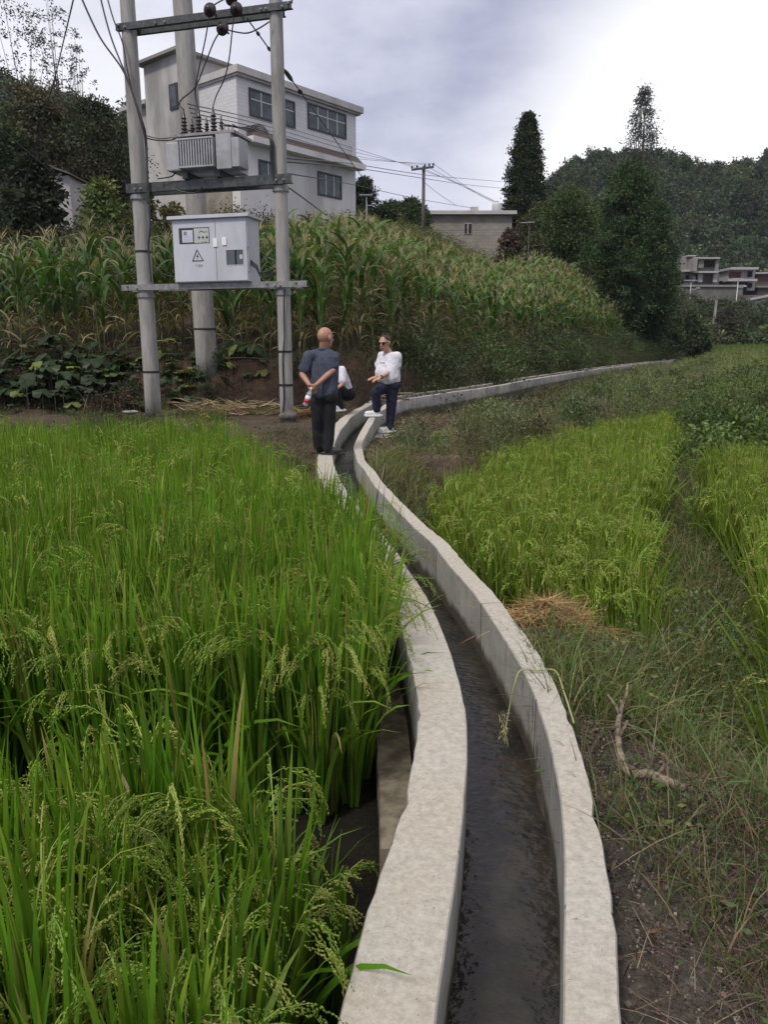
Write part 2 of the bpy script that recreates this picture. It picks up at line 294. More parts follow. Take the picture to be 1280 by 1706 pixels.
class MB:
    def __init__(s): s.v = []; s.f = []
    def add(s, pts, faces):
        o = len(s.v); s.v += [tuple(p) for p in pts]; s.f += [tuple(i + o for i in f) for f in faces]; return s
    def obox(s, o, a, b, c):               # corner o and three edge vectors
        o, a, b, c = (np.array(q, float) for q in (o, a, b, c))
        p = [o, o + a, o + a + b, o + b, o + c, o + a + c, o + a + b + c, o + b + c]
        fs = [(0, 3, 2, 1), (4, 5, 6, 7), (0, 1, 5, 4), (1, 2, 6, 5), (2, 3, 7, 6), (3, 0, 4, 7)]
        if np.dot(np.cross(a, b), c) < 0: fs = [f[::-1] for f in fs]
        return s.add(p, fs)
    def box(s, x0, x1, y0, y1, z0, z1): return s.obox((x0, y0, z0), (x1 - x0, 0, 0), (0, y1 - y0, 0), (0, 0, z1 - z0))
    def bar(s, a, b, wv, hv):              # box along a->b, cross vectors wv, hv (full size)
        a, b, wv, hv = (np.array(q, float) for q in (a, b, wv, hv))
        return s.obox(a - wv / 2 - hv / 2, b - a, wv, hv)
    def tube(s, pts, r, n=8, caps=True):
        pts = [np.array(p, float) for p in pts]; m = len(pts)
        rr = [r] * m if np.isscalar(r) else list(r)
        t0 = pts[1] - pts[0]; up = np.array([0, 0, 1.]) if abs(t0[2]) < .9 * np.linalg.norm(t0) else np.array([1., 0, 0])
        vs = []; fs = []
        for i in range(m):
            t = pts[min(i + 1, m - 1)] - pts[max(i - 1, 0)]; t /= np.linalg.norm(t) + 1e-9
            x = np.cross(up, t); x /= np.linalg.norm(x) + 1e-9; y = np.cross(t, x); up = y
            for k in range(n):
                a = 2 * math.pi * k / n; vs.append(pts[i] + rr[i] * (math.cos(a) * x + math.sin(a) * y))
        for i in range(m - 1):
            for k in range(n):
                k2 = (k + 1) % n; fs.append((i * n + k, i * n + k2, (i + 1) * n + k2, (i + 1) * n + k))
        if caps: fs += [tuple(range(n))[::-1], tuple((m - 1) * n + k for k in range(n))]
        return s.add(vs, fs)
    def lathe(s, a, b, prof, n=14):        # prof: (t along a->b in metres, radius)
        a, b = np.array(a, float), np.array(b, float); d = (b - a) / np.linalg.norm(b - a)
        return s.tube2([(a + d * t, r) for t, r in prof], d, n)
    def tube2(s, rings, d, n):
        up = np.array([0, 0, 1.]) if abs(d[2]) < .9 else np.array([1., 0, 0])
        x = np.cross(up, d); x /= np.linalg.norm(x); y = np.cross(d, x); vs = []; fs = []
        for c, r in rings:
            for k in range(n):
                a = 2 * math.pi * k / n; vs.append(c + r * (math.cos(a) * x + math.sin(a) * y))
        m = len(rings)
        for i in range(m - 1):
            for k in range(n):
                k2 = (k + 1) % n; fs.append((i * n + k, i * n + k2, (i + 1) * n + k2, (i + 1) * n + k))
        fs += [tuple(range(n))[::-1], tuple((m - 1) * n + k for k in range(n))]
        return s.add(vs, fs)
    def cone(s, a, b, r0, r1, n=14, h=4):  # capsule with two radii
        a, b = np.array(a, float), np.array(b, float); ln = np.linalg.norm(b - a); d = (b - a) / ln if ln > 1e-6 else np.array([0, 0, 1.])
        rings = [(a - d * r0 * math.cos(q), max(r0 * math.sin(q), 1e-4)) for q in np.linspace(.12, math.pi / 2, h)]
        rings += [(b + d * r1 * math.sin(q), max(r1 * math.cos(q), 1e-4)) for q in np.linspace(0, math.pi / 2 - .12, h)]
        return s.tube2(rings, d, n)
    def ell(s, c, ax, ay, az, n=16, m=10):
        c = np.array(c, float); A = np.array([ax, ay, az], float); vs = []; fs = []
        for i in range(m + 1):
            th = math.pi * (i + .02) / (m + .04)
            for k in range(n):
                ph = 2 * math.pi * k / n
                vs.append(c + A.T @ np.array([math.sin(th) * math.cos(ph), math.sin(th) * math.sin(ph), math.cos(th)]))
        flip = np.linalg.det(A) < 0
        for i in range(m):
            for k in range(n):
                k2 = (k + 1) % n; q = (i * n + k, (i + 1) * n + k, (i + 1) * n + k2, i * n + k2); fs.append(q[::-1] if flip else q)
        fs.append(tuple(range(n)) if not flip else tuple(range(n))[::-1]); e = tuple(m * n + k for k in range(n)); fs.append(e[::-1] if not flip else e)
        return s.add(vs, fs)
    def build(s, name, mat, parent=None, loc=None, smooth=False, local=False, bevel=0):
        v = np.array(s.v, float)
        if parent is not None:
            off = LOC.get(parent, np.zeros(3)); v = v if local else v - off
            o = link(name, make_mesh(name, v, s.f, mat, smooth), parent); LOC[o] = off
        else:
            off = v.mean(0) if loc is None else np.array(loc, float)
            o = link(name, make_mesh(name, v - off, s.f, mat, smooth), None, off); LOC[o] = off
        if bevel:
            md = o.modifiers.new('bevel', 'BEVEL'); md.width = bevel; md.segments = 2; md.limit_method = 'ANGLE'
        return o
rng = np.random.default_rng(7)
U = lambda a, b, n: rng.uniform(a, b, n)
class Veg:
    """many blades, leaves and grains gathered into one mesh"""
    def __init__(s): s.v = []; s.c = []; s.q = []; s.t = []; s.n = 0
    def _add(s, v, c, q=None, t=None):
        if q is not None: s.q.append(q + s.n)
        if t is not None: s.t.append(t + s.n)
        s.v.append(v.reshape(-1, 3)); s.c.append(c.reshape(-1, 3)); s.n += len(s.v[-1])
    def blades(s, base, az, ln, wd, lean, bend, col, S=5, p=1.5, twist=0.6, tipcol=None, blunt=.7):
        n = len(base); 
        if n == 0: return
        t = np.linspace(0, 1, S + 1); tm = (t[:-1] + t[1:]) / 2
        phi = lean[:, None] + bend[:, None] * tm[None, :] ** p
        hx = np.concatenate([np.zeros((n, 1)), np.cumsum(np.sin(phi), 1)], 1) * (ln / S)[:, None]
        hz_ = np.concatenate([np.zeros((n, 1)), np.cumsum(np.cos(phi), 1)], 1) * (ln / S)[:, None]
        d = np.stack([np.cos(az), np.sin(az), np.zeros(n)], 1); sd_ = np.stack([-np.sin(az), np.cos(az), np.zeros(n)], 1)
        c = base[:, None, :] + d[:, None, :] * hx[..., None]; c[..., 2] += hz_
        tw = rng.normal(0, twist, n); 
        pm = np.concatenate([phi[:, :1], (phi[:, 1:] + phi[:, :-1]) / 2, phi[:, -1:]], 1)
        nr = d[:, None, :] * np.cos(pm)[..., None]; nr = nr + np.array([0, 0, -1.]) * np.sin(pm)[..., None]
        side = sd_[:, None, :] * np.cos(tw)[:, None, None] + nr * np.sin(tw)[:, None, None]
        prof = np.minimum(1, .55 + t * 2.2) * np.maximum(1 - t, .0) ** blunt + .02
        off = side * (wd[:, None] * prof[None, :] / 2)[..., None]
        v = np.stack([c - off, c + off], 2)                       # n,S+1,2,3
        cc = np.broadcast_to(col[:, None, None, :], v.shape).copy()
        if tipcol is not None:
            f = (t ** 3)[None, :, None, None]; cc = cc * (1 - f) + tipcol[:, None, None, :] * f
        b0 = (np.arange(n) * (S + 1) * 2)[:, None] + (np.arange(S) * 2)[None, :]
        q = np.stack([b0, b0 + 1, b0 + 3, b0 + 2], -1).reshape(-1, 4)
        s._add(v, cc, q)
        return c
    def leaves(s, c, d, ln, wd, col, nrm=None):
        """diamond leaves at c pointing along d"""
        n = len(c)
        if nrm is None: nrm = rng.normal(0, 1, (n, 3))
        d = d / (np.linalg.norm(d, axis=1, keepdims=True) + 1e-9)
        sd_ = np.cross(d, nrm); sd_ /= np.linalg.norm(sd_, axis=1, keepdims=True) + 1e-9
        l = ln[:, None]; w_ = wd[:, None]
        v = np.stack([c, c + d * l * .45 + sd_ * w_ / 2, c + d * l, c + d * l * .45 - sd_ * w_ / 2], 1)
        q = np.arange(n * 4).reshape(n, 4)
        s._add(v, np.broadcast_to(col[:, None, :], v.shape).copy(), q)
    def grains(s, c, d, ln, rd, col):
        n = len(c)
        d = d / (np.linalg.norm(d, axis=1, keepdims=True) + 1e-9)
        x = np.cross(d, rng.normal(0, 1, (n, 3))); x /= np.linalg.norm(x, axis=1, keepdims=True) + 1e-9; y = np.cross(d, x)
        l = ln[:, None]; r = rd[:, None]
        m = c + d * l * .45
        ring = [m + x * r, m - .5 * x * r + .87 * y * r, m - .5 * x * r - .87 * y * r]
        v = np.stack([c] + ring + [c + d * l], 1)
        b0 = (np.arange(n) * 5)[:, None]
        t = np.concatenate([b0 + np.array([[0, 2, 1]]), b0 + np.array([[0, 3, 2]]), b0 + np.array([[0, 1, 3]]), b0 + np.array([[4, 1, 2]]), b0 + np.array([[4, 2, 3]]), b0 + np.array([[4, 3, 1]])], 0)
        s._add(v, np.broadcast_to(col[:, None, :], v.shape).copy(), None, t)
    def mb(s, m, col):
        v = np.array(m.v); o = s.n
        qs = np.array([f for f in m.f if len(f) == 4], int).reshape(-1, 4); ts = []
        for f in m.f:
            if len(f) == 3: ts.append(f)
            elif len(f) > 4: ts += [(f[0], f[i], f[i + 1]) for i in range(1, len(f) - 1)]
        s._add(v, np.broadcast_to(np.array(col, float), v.shape).copy(), qs, np.array(ts, int).reshape(-1, 3) if ts else None)
    def arrays(s):
        return np.concatenate(s.v), np.concatenate(s.c), (np.concatenate(s.q) if s.q else np.zeros((0, 4), int)), (np.concatenate(s.t) if s.t else np.zeros((0, 3), int))
    def mesh(s, name, mat, off=None):
        v, c, q, t = s.arrays()
        if off is not None: v = v - np.asarray(off)
        fs = [f for f in (q, t) if len(f)]
        return make_mesh(name, v, fs, mat, False, c)
    def build(s, name, mat, parent=None, loc=None):
        off = LOC.get(parent, np.zeros(3)) if parent is not None else (np.zeros(3) if loc is None else np.array(loc, float))
        o = link(name, s.mesh(name, mat, off), parent, None if parent is not None else off); LOC[o] = off
        return o
def tones(n, base, jit=.2, alt=None, frac=0.0):
    c = np.array(base)[None, :] * (1 + rng.normal(0, jit, (n, 1))) * (1 + rng.normal(0, jit * .35, (n, 3)))
    if alt is not None:
        k = rng.random(n) < frac; c[k] = np.array(alt)[None, :] * (1 + rng.normal(0, jit, (k.sum(), 1)))
    return np.clip(c, .002, .9)
def sstep(a, b, x):
    t = np.clip((x - a) / (b - a), 0, 1); return t * t * (3 - 2 * t)

# ------------------------------------------------------------------ channel course (traced edges brought to ground)
def ztop_px(py): return np.interp(-py, [-757, -735, -719, -698, -688], [0, .07, .16, .24, .26])
RI = [(925, 2300), (930, 2200), (941, 1706), (944, 1560), (944, 1420), (930, 1320), (914, 1220), (890, 1150), (862, 1095), (811, 1013), (777, 969), (743, 935), (727, 910), (682, 872), (654, 842), (621, 806), (607, 782), (593, 764), (589, 746), (592, 734), (601, 719), (613, 698), (625, 685), (640, 674.5), (660, 666), (695, 661), (730, 655.5), (765, 651), (800, 646), (840, 639.5), (880, 632), (915, 626.5), (950, 621), (1005, 613), (1050, 607.5), (1095, 602.5), (1114, 600.5), (1121, 598.5), (1117, 597), (1100, 595.5)]
LI = [(680, 2300), (690, 2200), (720, 1706), (740, 1567), (760, 1453), (777, 1360), (781, 1311), (781, 1250), (779, 1198), (769, 1140), (748, 1077), (724, 1021), (703, 979), (686, 960), (662, 918), (637, 886), (587, 831), (570, 805), (554, 770), (555, 757), (557, 738), (567, 717), (583, 697), (602, 683), (618, 675)]
def lift(pts): return np.array([P(x, y, float(ztop_px(y))) for x, y in pts])
ri = lift(RI); li = lift(LI)
def offset(path, d):
    t = np.gradient(path[:, :2], axis=0); t /= np.linalg.norm(t, axis=1, keepdims=True)
    o = path.copy(); o[:, 0] += t[:, 1] * d; o[:, 1] -= t[:, 0] * d; return o           # d > 0: to the right
def resample(path, step):
    seg = np.linalg.norm(np.diff(path[:, :2], axis=0), axis=1); s = np.concatenate([[0], np.cumsum(seg)])
    n = max(2, int(s[-1] / step)); q = np.linspace(0, s[-1], n)
    o = np.stack([np.interp(q, s, path[:, k]) for k in range(3)], 1)
    for _ in range(14): o[1:-1, :2] = (o[:-2, :2] + 2 * o[1:-1, :2] + o[2:, :2]) / 4
    return o, q
k0 = [i for i, p in enumerate(RI) if p == (660, 666)][0]
far_l = offset(ri, -.42)[k0:]
li = np.concatenate([li, far_l]); 
ri_s, ri_q = resample(ri, .07); li_s, li_q = resample(li, .07)
CLp = offset(resample(ri, .35)[0], -.16)                                               # middle of the channel
def chan_dist(x, y):
    """unsigned distance to the channel's middle, +1 when to its right, height of its top there"""
    x = np.atleast_1d(x).astype(float); y = np.atleast_1d(y).astype(float)
    best = np.full(len(x), 1e9); sg = np.ones(len(x)); zt = np.zeros(len(x))
    a = CLp[:-1]; b = CLp[1:]
    for i in range(len(a)):
        dx, dy = b[i, :2] - a[i, :2]; l2 = dx * dx + dy * dy + 1e-12
        t = np.clip(((x - a[i, 0]) * dx + (y - a[i, 1]) * dy) / l2, 0, 1)
        ex = x - a[i, 0] - t * dx; ey = y - a[i, 1] - t * dy; d = ex * ex + ey * ey
        k = d < best; best[k] = d[k]; sg[k] = np.where(dx * ey[k] - dy * ex[k] > 0, -1, 1); zt[k] = a[i, 2] * (1 - t[k]) + b[i, 2] * t[k]
    return np.sqrt(best), sg, zt
# ------------------------------------------------------------------ terrain
PA = np.array([(.90, 5.15), (.72, 6.6), (.68, 8.3), (1.75, 11.4), (6.9, 18.6), (5.2, 13.6), (4.1, 11.5), (2.6, 7.3), (1.8, 4.9)])
PB = np.array([(1.95, 3.3), (2.55, 4.6), (3.35, 7.3), (4.9, 11.4), (7.2, 13.2), (12, 13.2), (12, 5), (6, 2.2)])
def inside(poly, x, y):
    r = np.zeros(len(x), bool); n = len(poly); j = n - 1
    for i in range(n):
        xi, yi = poly[i]; xj, yj = poly[j]
        r ^= ((yi > y) != (yj > y)) & (x < (xj - xi) * (y - yi) / (yj - yi + 1e-12) + xi); j = i
    return r
def poly_dist(poly, x, y):
    best = np.full(len(x), 1e9); n = len(poly)
    for i in range(n):
        a = poly[i]; b = poly[(i + 1) % n]; dx, dy = b - a; t = np.clip(((x - a[0]) * dx + (y - a[1]) * dy) / (dx * dx + dy * dy), 0, 1)
        best = np.minimum(best, (x - a[0] - t * dx) ** 2 + (y - a[1] - t * dy) ** 2)
    return np.where(inside(poly, x, y), 0, np.sqrt(best))
_kx = ri[k0:-4, 0]; _ky = ri[k0:-4, 1]
def yb(x): return np.interp(x, np.concatenate([[-60, -1.6, -.6], _kx + .0, [60]]), np.concatenate([[14.9, 14.9, 15.2], _ky, [_ky[-1] + 70]]))
def prof2(e): return np.interp(e, [0, 1.0, 2.2, 5, 10, 16, 25, 33, 40, 60, 120], [.08, .12, .45, 1.25, 3.3, 5.2, 7.3, 8.6, 9.6, 10.5, 12])
def prof3(e): return np.interp(e, [0, 1.0, 2.2, 5, 10, 16, 25, 33, 40, 60, 120], [.08, .12, .45, 1.05, 2.3, 3.7, 6.2, 8.3, 9.6, 10.5, 12])
def prof(e): return np.interp(e, [0, .7, 1.7, 13, 25, 33, 40, 60, 120], [.12, .2, 1.1, 3.25, 6.7, 8.4, 9.6, 10.5, 12])
def wob(x, y, k=1.0): return (np.sin(x * 1.7 * k + 1.3) * np.sin(y * 1.3 * k + .7) + .5 * np.sin(x * 3.9 * k + y * 2.7 * k)) / 1.5
def hz(x, y):
    x = np.atleast_1d(x).astype(float); y = np.atleast_1d(y).astype(float)
    d, sg, zt = chan_dist(x, y); e = y - yb(x)
    yy = np.maximum(y, .1); ratio = x / yy
    # uphill / left side
    pad = -.5 + .62 * sstep(9.6, 11.8, y)
    kx = sstep(-.2, 1.6, x)
    up = np.where(e > 0, prof(np.maximum(e, 0)) * (1 - kx) + (prof2(np.maximum(e, 0)) * sstep(5, 11, x) + prof3(np.maximum(e, 0)) * (1 - sstep(5, 11, x))) * kx, np.minimum(pad + 0 * x, .12))
    up = np.where((e > 0), up * 1.0 + .06 * wob(x, y), up)
    g = 1 - sstep(.335, .40, ratio) * sstep(20, 50, y)
    plain = .1 + .011 * np.maximum(y - 20, 0)
    up = plain * (1 - g) + up * g
    # right side
    dp = np.minimum(poly_dist(PA, x, y), poly_dist(PB, x, y))
    rt = -.82 + .78 * sstep(0, 1.3, dp) + .04 * wob(x, y, 2) * sstep(0, .6, dp) + np.where(y > 14, -.34 * sstep(14, 17, y) * (1 - sstep(.38, .46, ratio)) + .25 * sstep(14, 17, y) * sstep(.38, .46, ratio), 0) * sstep(0, 1.3, dp) + .011 * np.maximum(y - 20, 0) 
    right = np.where(x > -.8, (sg > 0), False) & (y < 80)
    z = np.where(right, rt, up)
    # trench for the channel
    tr = np.where(y > 16, .45, np.where(sg > 0, .235, .30))
    z = np.where(d < tr, np.minimum(z, zt - .62), z)
    z = np.where((d >= tr) & (d < 1.0) & right, np.minimum(z, zt - .10), z)
    z = np.where((d >= tr) & (d < 1.6) & right & (y > 10.5) & (y < 17), -.06, z)
    z = np.where((y > 15) & (d >= tr) & (d < 2.5) & right, np.minimum(z, zt - .26), z)
    # valley head, hills
    z = z + 7.0 * sstep(124, 150, y) * sstep(.30, .40, ratio) * (ratio > .2)
    z = z + 17 * np.exp(-((x + 52) / 31) ** 2 - ((y - 112) / 40) ** 2)
    mm = np.interp(ratio, [-.2, .10, .16, .20, .25, .30, .345, .42, .5, .7, 1.2], [0, 0, .22, .66, .84, .83, .77, .80, .93, 1.05, 1.1])
    z = z + 49 * sstep(165, 265, y) * mm
    return z
def gaps(pieces):
    o = []
    for a, b, s in pieces: o += list(np.arange(a, b, s))
    return np.array(o + [pieces[-1][1]])
gx = gaps([(-160, -60, 8), (-60, -20, 2.5), (-20, -6, .6), (-6, -2, .25), (-2, 3, .06), (3, 8, .2), (8, 24, .6), (24, 60, 2.2), (60, 260, 8)])
gy = gaps([(-4, .5, .5), (.5, 14.5, .07), (14.5, 20, .16), (20, 62, .6), (62, 130, 2.5), (130, 420, 6)])
X, Y = np.meshgrid(gx, gy); x_, y_ = X.ravel(), Y.ravel()
z_ = hz(x_, y_)
dd, sg_, _ = chan_dist(x_, y_)
near = (x_ > .2) & (y_ < 14); z_ = z_ + np.where(near & (dd > .33), rng.normal(0, .011, len(x_)), 0)
tint = np.zeros((len(x_), 3)); tint[:] = (.05, .055, .022)
def paint(mask, c): tint[mask] = c
e_ = y_ - yb(x_)
paint((x_ < .5) & (y_ < 9.9), (.020, .018, .013))
paint((x_ < 1) & (y_ >= 9.9) & (e_ < .5), (.085, .066, .045))
paint((e_ > .3) & (e_ < 1.9) & (x_ < 2), (.07, .046, .033))
paint((e_ >= 1.9) & (e_ < 14), (.05, .04, .025))
paint((sg_ > 0) & (x_ > -.5) & (y_ < 4.6) & (dd < 3), (.105, .092, .078))
paint((sg_ > 0) & (x_ > -.8) & (y_ >= 4.6) & (y_ < 11) , (.055, .048, .03))
paint((sg_ > 0) & (x_ > -.8) & (y_ >= 10.5) & (y_ < 22) & (dd < 2.2), (.12, .092, .066))
paint((y_ > 60), (.02, .03, .014))
nx, ny = len(gx), len(gy)
ii = (np.arange(ny - 1)[:, None] * nx + np.arange(nx - 1)[None, :]).ravel()
g = link('ground', make_mesh('ground', np.stack([x_, y_, z_], 1), [np.stack([ii, ii + 1, ii + nx + 1, ii + nx], 1)], M['earth'], True, tint))
tag(g, 'brown earth of the fields, banks and hills', 'ground', kind='structure')

# ------------------------------------------------------------------ irrigation channel
M['mudcon'] = mat_noise('muddy_concrete', (.10, .085, .06), (.26, .225, .17), 7, .95, .5, (.06, .05, .036))
chan = thing('irrigation_channel', (0.4, 2.5, -.5), 'winding concrete irrigation channel with pale flat topped walls between rice fields', 'irrigation channel')
def sweep_wall(name, path, q, wfun, side, depth, mat=M['channel']):
    n = len(path); t = np.gradient(path[:, :2], axis=0); t /= np.linalg.norm(t, axis=1, keepdims=True)
    r_ = np.random.default_rng(len(name) + n)
    nrm = np.stack([t[:, 1], -t[:, 0]], 1) * side
    wv = np.array([wfun(p) for p in path]) if callable(wfun) else np.full(n, wfun)
    def sm(a): return np.convolve(np.pad(a, 3, mode='edge'), np.ones(7) / 7, 'valid')
    def sm2(a): return sm(sm(a))
    j1 = sm2(r_.normal(0, .014, n)) + r_.normal(0, .0006, n); j2 = sm2(r_.normal(0, .022, n)) + r_.normal(0, .0018, n) - np.where(r_.random(n) < .05, r_.uniform(.003, .012, n), 0); jz = sm2(r_.normal(0, .008, n)) + r_.normal(0, .0004, n)
    ch = .006
    secs = [(j1, -depth), (j1 * .7, -.30), (j1, -ch), (j1 + ch * .8, 0), (wv * .5, .003), (wv + j2 - ch * .8, 0), (wv + j2, -ch * 1.3), (wv + j2 * .5, -.2), (wv, -depth)]
    V = np.zeros((n, len(secs), 3))
    for k, (o, z) in enumerate(secs):
        o = np.broadcast_to(o, (n,))
        V[:, k, :2] = path[:, :2] + nrm * o[:, None]; V[:, k, 2] = path[:, 2] + z + (jz if -.1 < z else 0)
    m = len(secs); f = []
    for k in range(m - 1):
        a = np.arange(n - 1) * m + k; b = np.stack([a, a + 1, a + m + 1, a + m], 1); f.append(b if side < 0 else b[:, ::-1])
    # split the flat runs from each other so that arrises stay crisp
    fc = np.array([list(range(m)) + []])
    me = make_mesh(name, V.reshape(-1, 3) - LOC[chan], f + [fc[:, ::1], fc[:, ::-1] + (n - 1) * m], mat, True, None, np.repeat(q + path[0, 0], m), np.tile([-z for _, z in secs], n)); me.set_sharp_from_angle(angle=rad(32))
    o = link(name, me, chan); LOC[o] = LOC[chan]; return o
def lw(p): return np.interp(p[1], [0, 1.4, 2.6, 4.4, 9, 12, 14], [.215, .205, .20, .205, .22, .17, .14])
def rw(p): return np.interp(p[1], [0, 3, 11, 13, 16], [.118, .115, .115, .11, .13])
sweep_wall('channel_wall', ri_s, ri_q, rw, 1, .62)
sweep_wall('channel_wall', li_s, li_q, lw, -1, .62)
ft, fq = resample(offset(li_s[(li_s[:, 1] > 2.4) & (li_s[:, 1] < 4.0)], -.19), .12)
ft[:, 2] -= .36; sweep_wall('footing', ft, fq, lambda p: np.interp(p[1], [2.1, 2.5, 3.2, 4.6], [.06, .13, .17, .17]), -1, .3, M['mudcon'])
k1 = (ri_s[:, 1] > 9.2) & (ri_s[:, 1] < 13.3)
ap, aq = resample(offset(ri_s[k1], .105), .12); ap[:, 2] -= .29; sweep_wall('apron', ap, aq, .24, 1, .2)
# water: a ribbon between the walls
wl = offset(ri_s, .02); nr_ = offset(ri_s, -.46)
ws = np.stack([wl, (wl + nr_) / 2, nr_], 1); ws[..., 2] -= .325 - .0 
ws[:, :, 2] = np.where(ws[:, :, 1] > 9.6, ws[:, :, 2] + .03, ws[:, :, 2])
n = len(ws); a = np.arange(n - 1) * 3
f = [np.stack([a + k, a + k + 3, a + k + 4, a + k + 1], 1) for k in (0, 1)]
wo = link('water', make_mesh('water', ws.reshape(-1, 3), f, M['water'], True)); tag(wo, 'shallow dark water flowing in the channel', 'water', kind='structure')

# ------------------------------------------------------------------ rice
def rice_field(hx, hy, tall, S, nb, npan, ngr, leaf=(.095, .20, .018), wid=.011, tipbias=0.0, lean_s=.10, far=False):
    kp = rng.random(len(hx)) > .06; hx, hy = hx[kp], hy[kp]
    V = Veg(); nh = len(hx); hzv = hz(hx, hy)
    tl = tall * (1 + rng.normal(0, .10, nh) + .06 * wob(hx, hy, 1.1)); tone = 1 + rng.normal(0, .14, nh) + .16 * wob(hy, hx, .9)
    k = nb; n = nh * k; ih = np.repeat(np.arange(nh), k)
    ang = U(0, 2 * math.pi, n); rr = U(0, .045, n)
    b = np.stack([hx[ih] + rr * np.cos(ang), hy[ih] + rr * np.sin(ang), hzv[ih] + .01], 1)
    upright = rng.random(n) < .76
    ln = tl[ih] * np.where(upright, U(.78, 1.05, n), U(.58, .86, n))
    lean = np.abs(rng.normal(0, lean_s, n)) + np.where(upright, .0, .08)
    bend = np.where(upright, np.abs(rng.normal(.12, .12, n)), U(.5, 1.9, n))
    col = tones(n, leaf, .16, (.15, .24, .028), .25) * tone[ih][:, None]
    dead = rng.random(n) < .03; col[dead] = tones(dead.sum(), (.26, .22, .09), .15)
    V.blades(b, ang + rng.normal(0, .5, n), ln, wid * U(.7, 1.35, n), lean, bend, col, S, 2.4, .9, col * np.array([1.15, 1.08, 1.0]), .55)
    # panicles: an arching stalk with hanging grain branches
    k = npan; n = nh * k; ih = np.repeat(np.arange(nh), k)
    if n:
        ang = U(0, 2 * math.pi, n); rr = U(0, .04, n)
        b = np.stack([hx[ih] + rr * np.cos(ang), hy[ih] + rr * np.sin(ang), hzv[ih] + tl[ih] * .36], 1)
        ln = tl[ih] * U(.52, .74, n)
        col = tones(n, (.20, .30, .05), .12, (.30, .34, .07), .35)
        c = V.blades(b, ang, ln, np.full(n, .004 if not far else .008), np.abs(rng.normal(.05, .06, n)), U(2.3, 3.3, n), col, 9, 3.4, .3, None, .3)
        # grain hangs on short side branches along the last part of the stalk
        nbr = max(3, ngr // 8); G = 16 if not far else 5
        u = U(5.3, 8.95, n * nbr); i0 = np.repeat(np.arange(n), nbr); kk = np.floor(u).astype(int); fr = (u - kk)[:, None]
        st = c[i0, kk] * (1 - fr) + c[i0, kk + 1] * fr; tg = c[i0, kk + 1] - c[i0, kk]; tg /= np.linalg.norm(tg, axis=1, keepdims=True) + 1e-9
        bd = tg * 1.0 + rng.normal(0, .12, (n * nbr, 3)) + np.array([0, 0, -.45]); bd /= np.linalg.norm(bd, axis=1, keepdims=True)
        bl = U(.05, .095, n * nbr)[:, None]
        tn = np.repeat(tones(n, (.235, .34, .05), .14, (.33, .37, .085), .35), nbr, 0)
        i1_ = np.repeat(np.arange(n * nbr), G); w_ = np.tile(np.linspace(.12, 1, G), n * nbr)[:, None]
        pos = st[i1_] + bd[i1_] * bl[i1_] * w_ + np.array([0, 0, -1.]) * (bl[i1_] * w_ ** 2 * .35) + rng.normal(0, .0018, (len(i1_), 3))
        gd = bd[i1_] + np.array([0, 0, -.7]) * w_ + rng.normal(0, .22, (len(i1_), 3))
        gc = tn[i1_] * (1 + rng.normal(0, .14, (len(i1_), 1)))
        sz = .0092 if not far else .022
        V.grains(pos, gd, U(.9, 1.25, len(i1_)) * sz, np.full(len(i1_), sz * .26), np.clip(gc, .01, .8))
    return V
def scatter(poly_or_box, spacing, test=None, jit=.35):
    x0, x1, y0, y1 = poly_or_box
    a, b = np.meshgrid(np.arange(x0, x1, spacing), np.arange(y0, y1, spacing)); a, b = a.ravel(), b.ravel()
    a = a + rng.normal(0, spacing * jit, len(a)); b = b + rng.normal(0, spacing * jit, len(b))
    if test is not None: k = test(a, b); a, b = a[k], b[k]
    return a, b
def wall_x(y): return np.interp(y, li_s[:, 1][:400], li_s[:, 0][:400])
def left_ok(x, y): 
    lim = wall_x(y) - np.interp(y, [0, 1.2, 2.0, 2.9, 3.2, 4, 5, 5.7, 8, 9.5, 10.3], [.34, .33, .37, .44, .38, .28, .27, .36, .74, 1.2, 1.5])
    gap = (y > 2.05 + .05 * np.sin(x * 5)) & (y < 2.86 + .06 * np.sin(x * 4 + 1))
    return (x < lim) & ~gap & (np.abs(x) < .60 * y + .9) & (y < 10.15 + .12 * np.sin(x * 2))
a, b = scatter((-3, .1, .62, 2.15), .14, left_ok)
tag(rice_field(a, b, 0.86, 9, 34, 6, 90, leaf=(.085, .19, .014), wid=.026, lean_s=.08).build('rice_paddy', M['rice']), 'near strip of green rice with drooping pale grain heads beside the channel', 'rice', kind='stuff')
a, b = scatter((-4, .1, 2.8, 5.4), .135, left_ok)
tag(rice_field(a, b, 0.95, 8, 38, 5, 81, leaf=(.09, .20, .015), wid=.0235).build('rice_paddy', M['rice']), 'rice standing behind the dark gap row on the left of the channel', 'rice', kind='stuff')
a, b = scatter((-8, -.1, 5.4, 10.4), .16, left_ok)
tag(rice_field(a, b, 0.95, 5, 36, 4, 45, leaf=(.102, .21, .018), wid=.021, far=True).build('rice_paddy', M['rice']), 'far half of the left rice field reaching back to the poles', 'rice', kind='stuff')
def inA(x, y): return inside(PA, x + .22 * wob(x, y, 1.3), y + .4 * wob(y, x, 1.1))
a, b = scatter((.5, 7.5, 4.4, 18.6), .19, inA)
tag(rice_field(a, b, .84, 5, 32, 6, 45, leaf=(.125, .20, .026), wid=.021, far=True, lean_s=.24).build('rice_paddy', M['rice']), 'yellow green rice plot below the right side of the channel', 'rice', kind='stuff')
a, b = scatter((1.8, 8, 2.4, 13.3), .20, lambda x, y: inside(PB, x + .25 * wob(x, y, 1.2), y + .4 * wob(y, x, .9)) & (x < .56 * y + .9))
tag(rice_field(a, b, .84, 5, 28, 4, 45, leaf=(.115, .18, .024), wid=.021, far=True, lean_s=.24).build('rice_paddy', M['rice']), 'rice plot at the right edge beyond the weedy ridge', 'rice', kind='stuff')

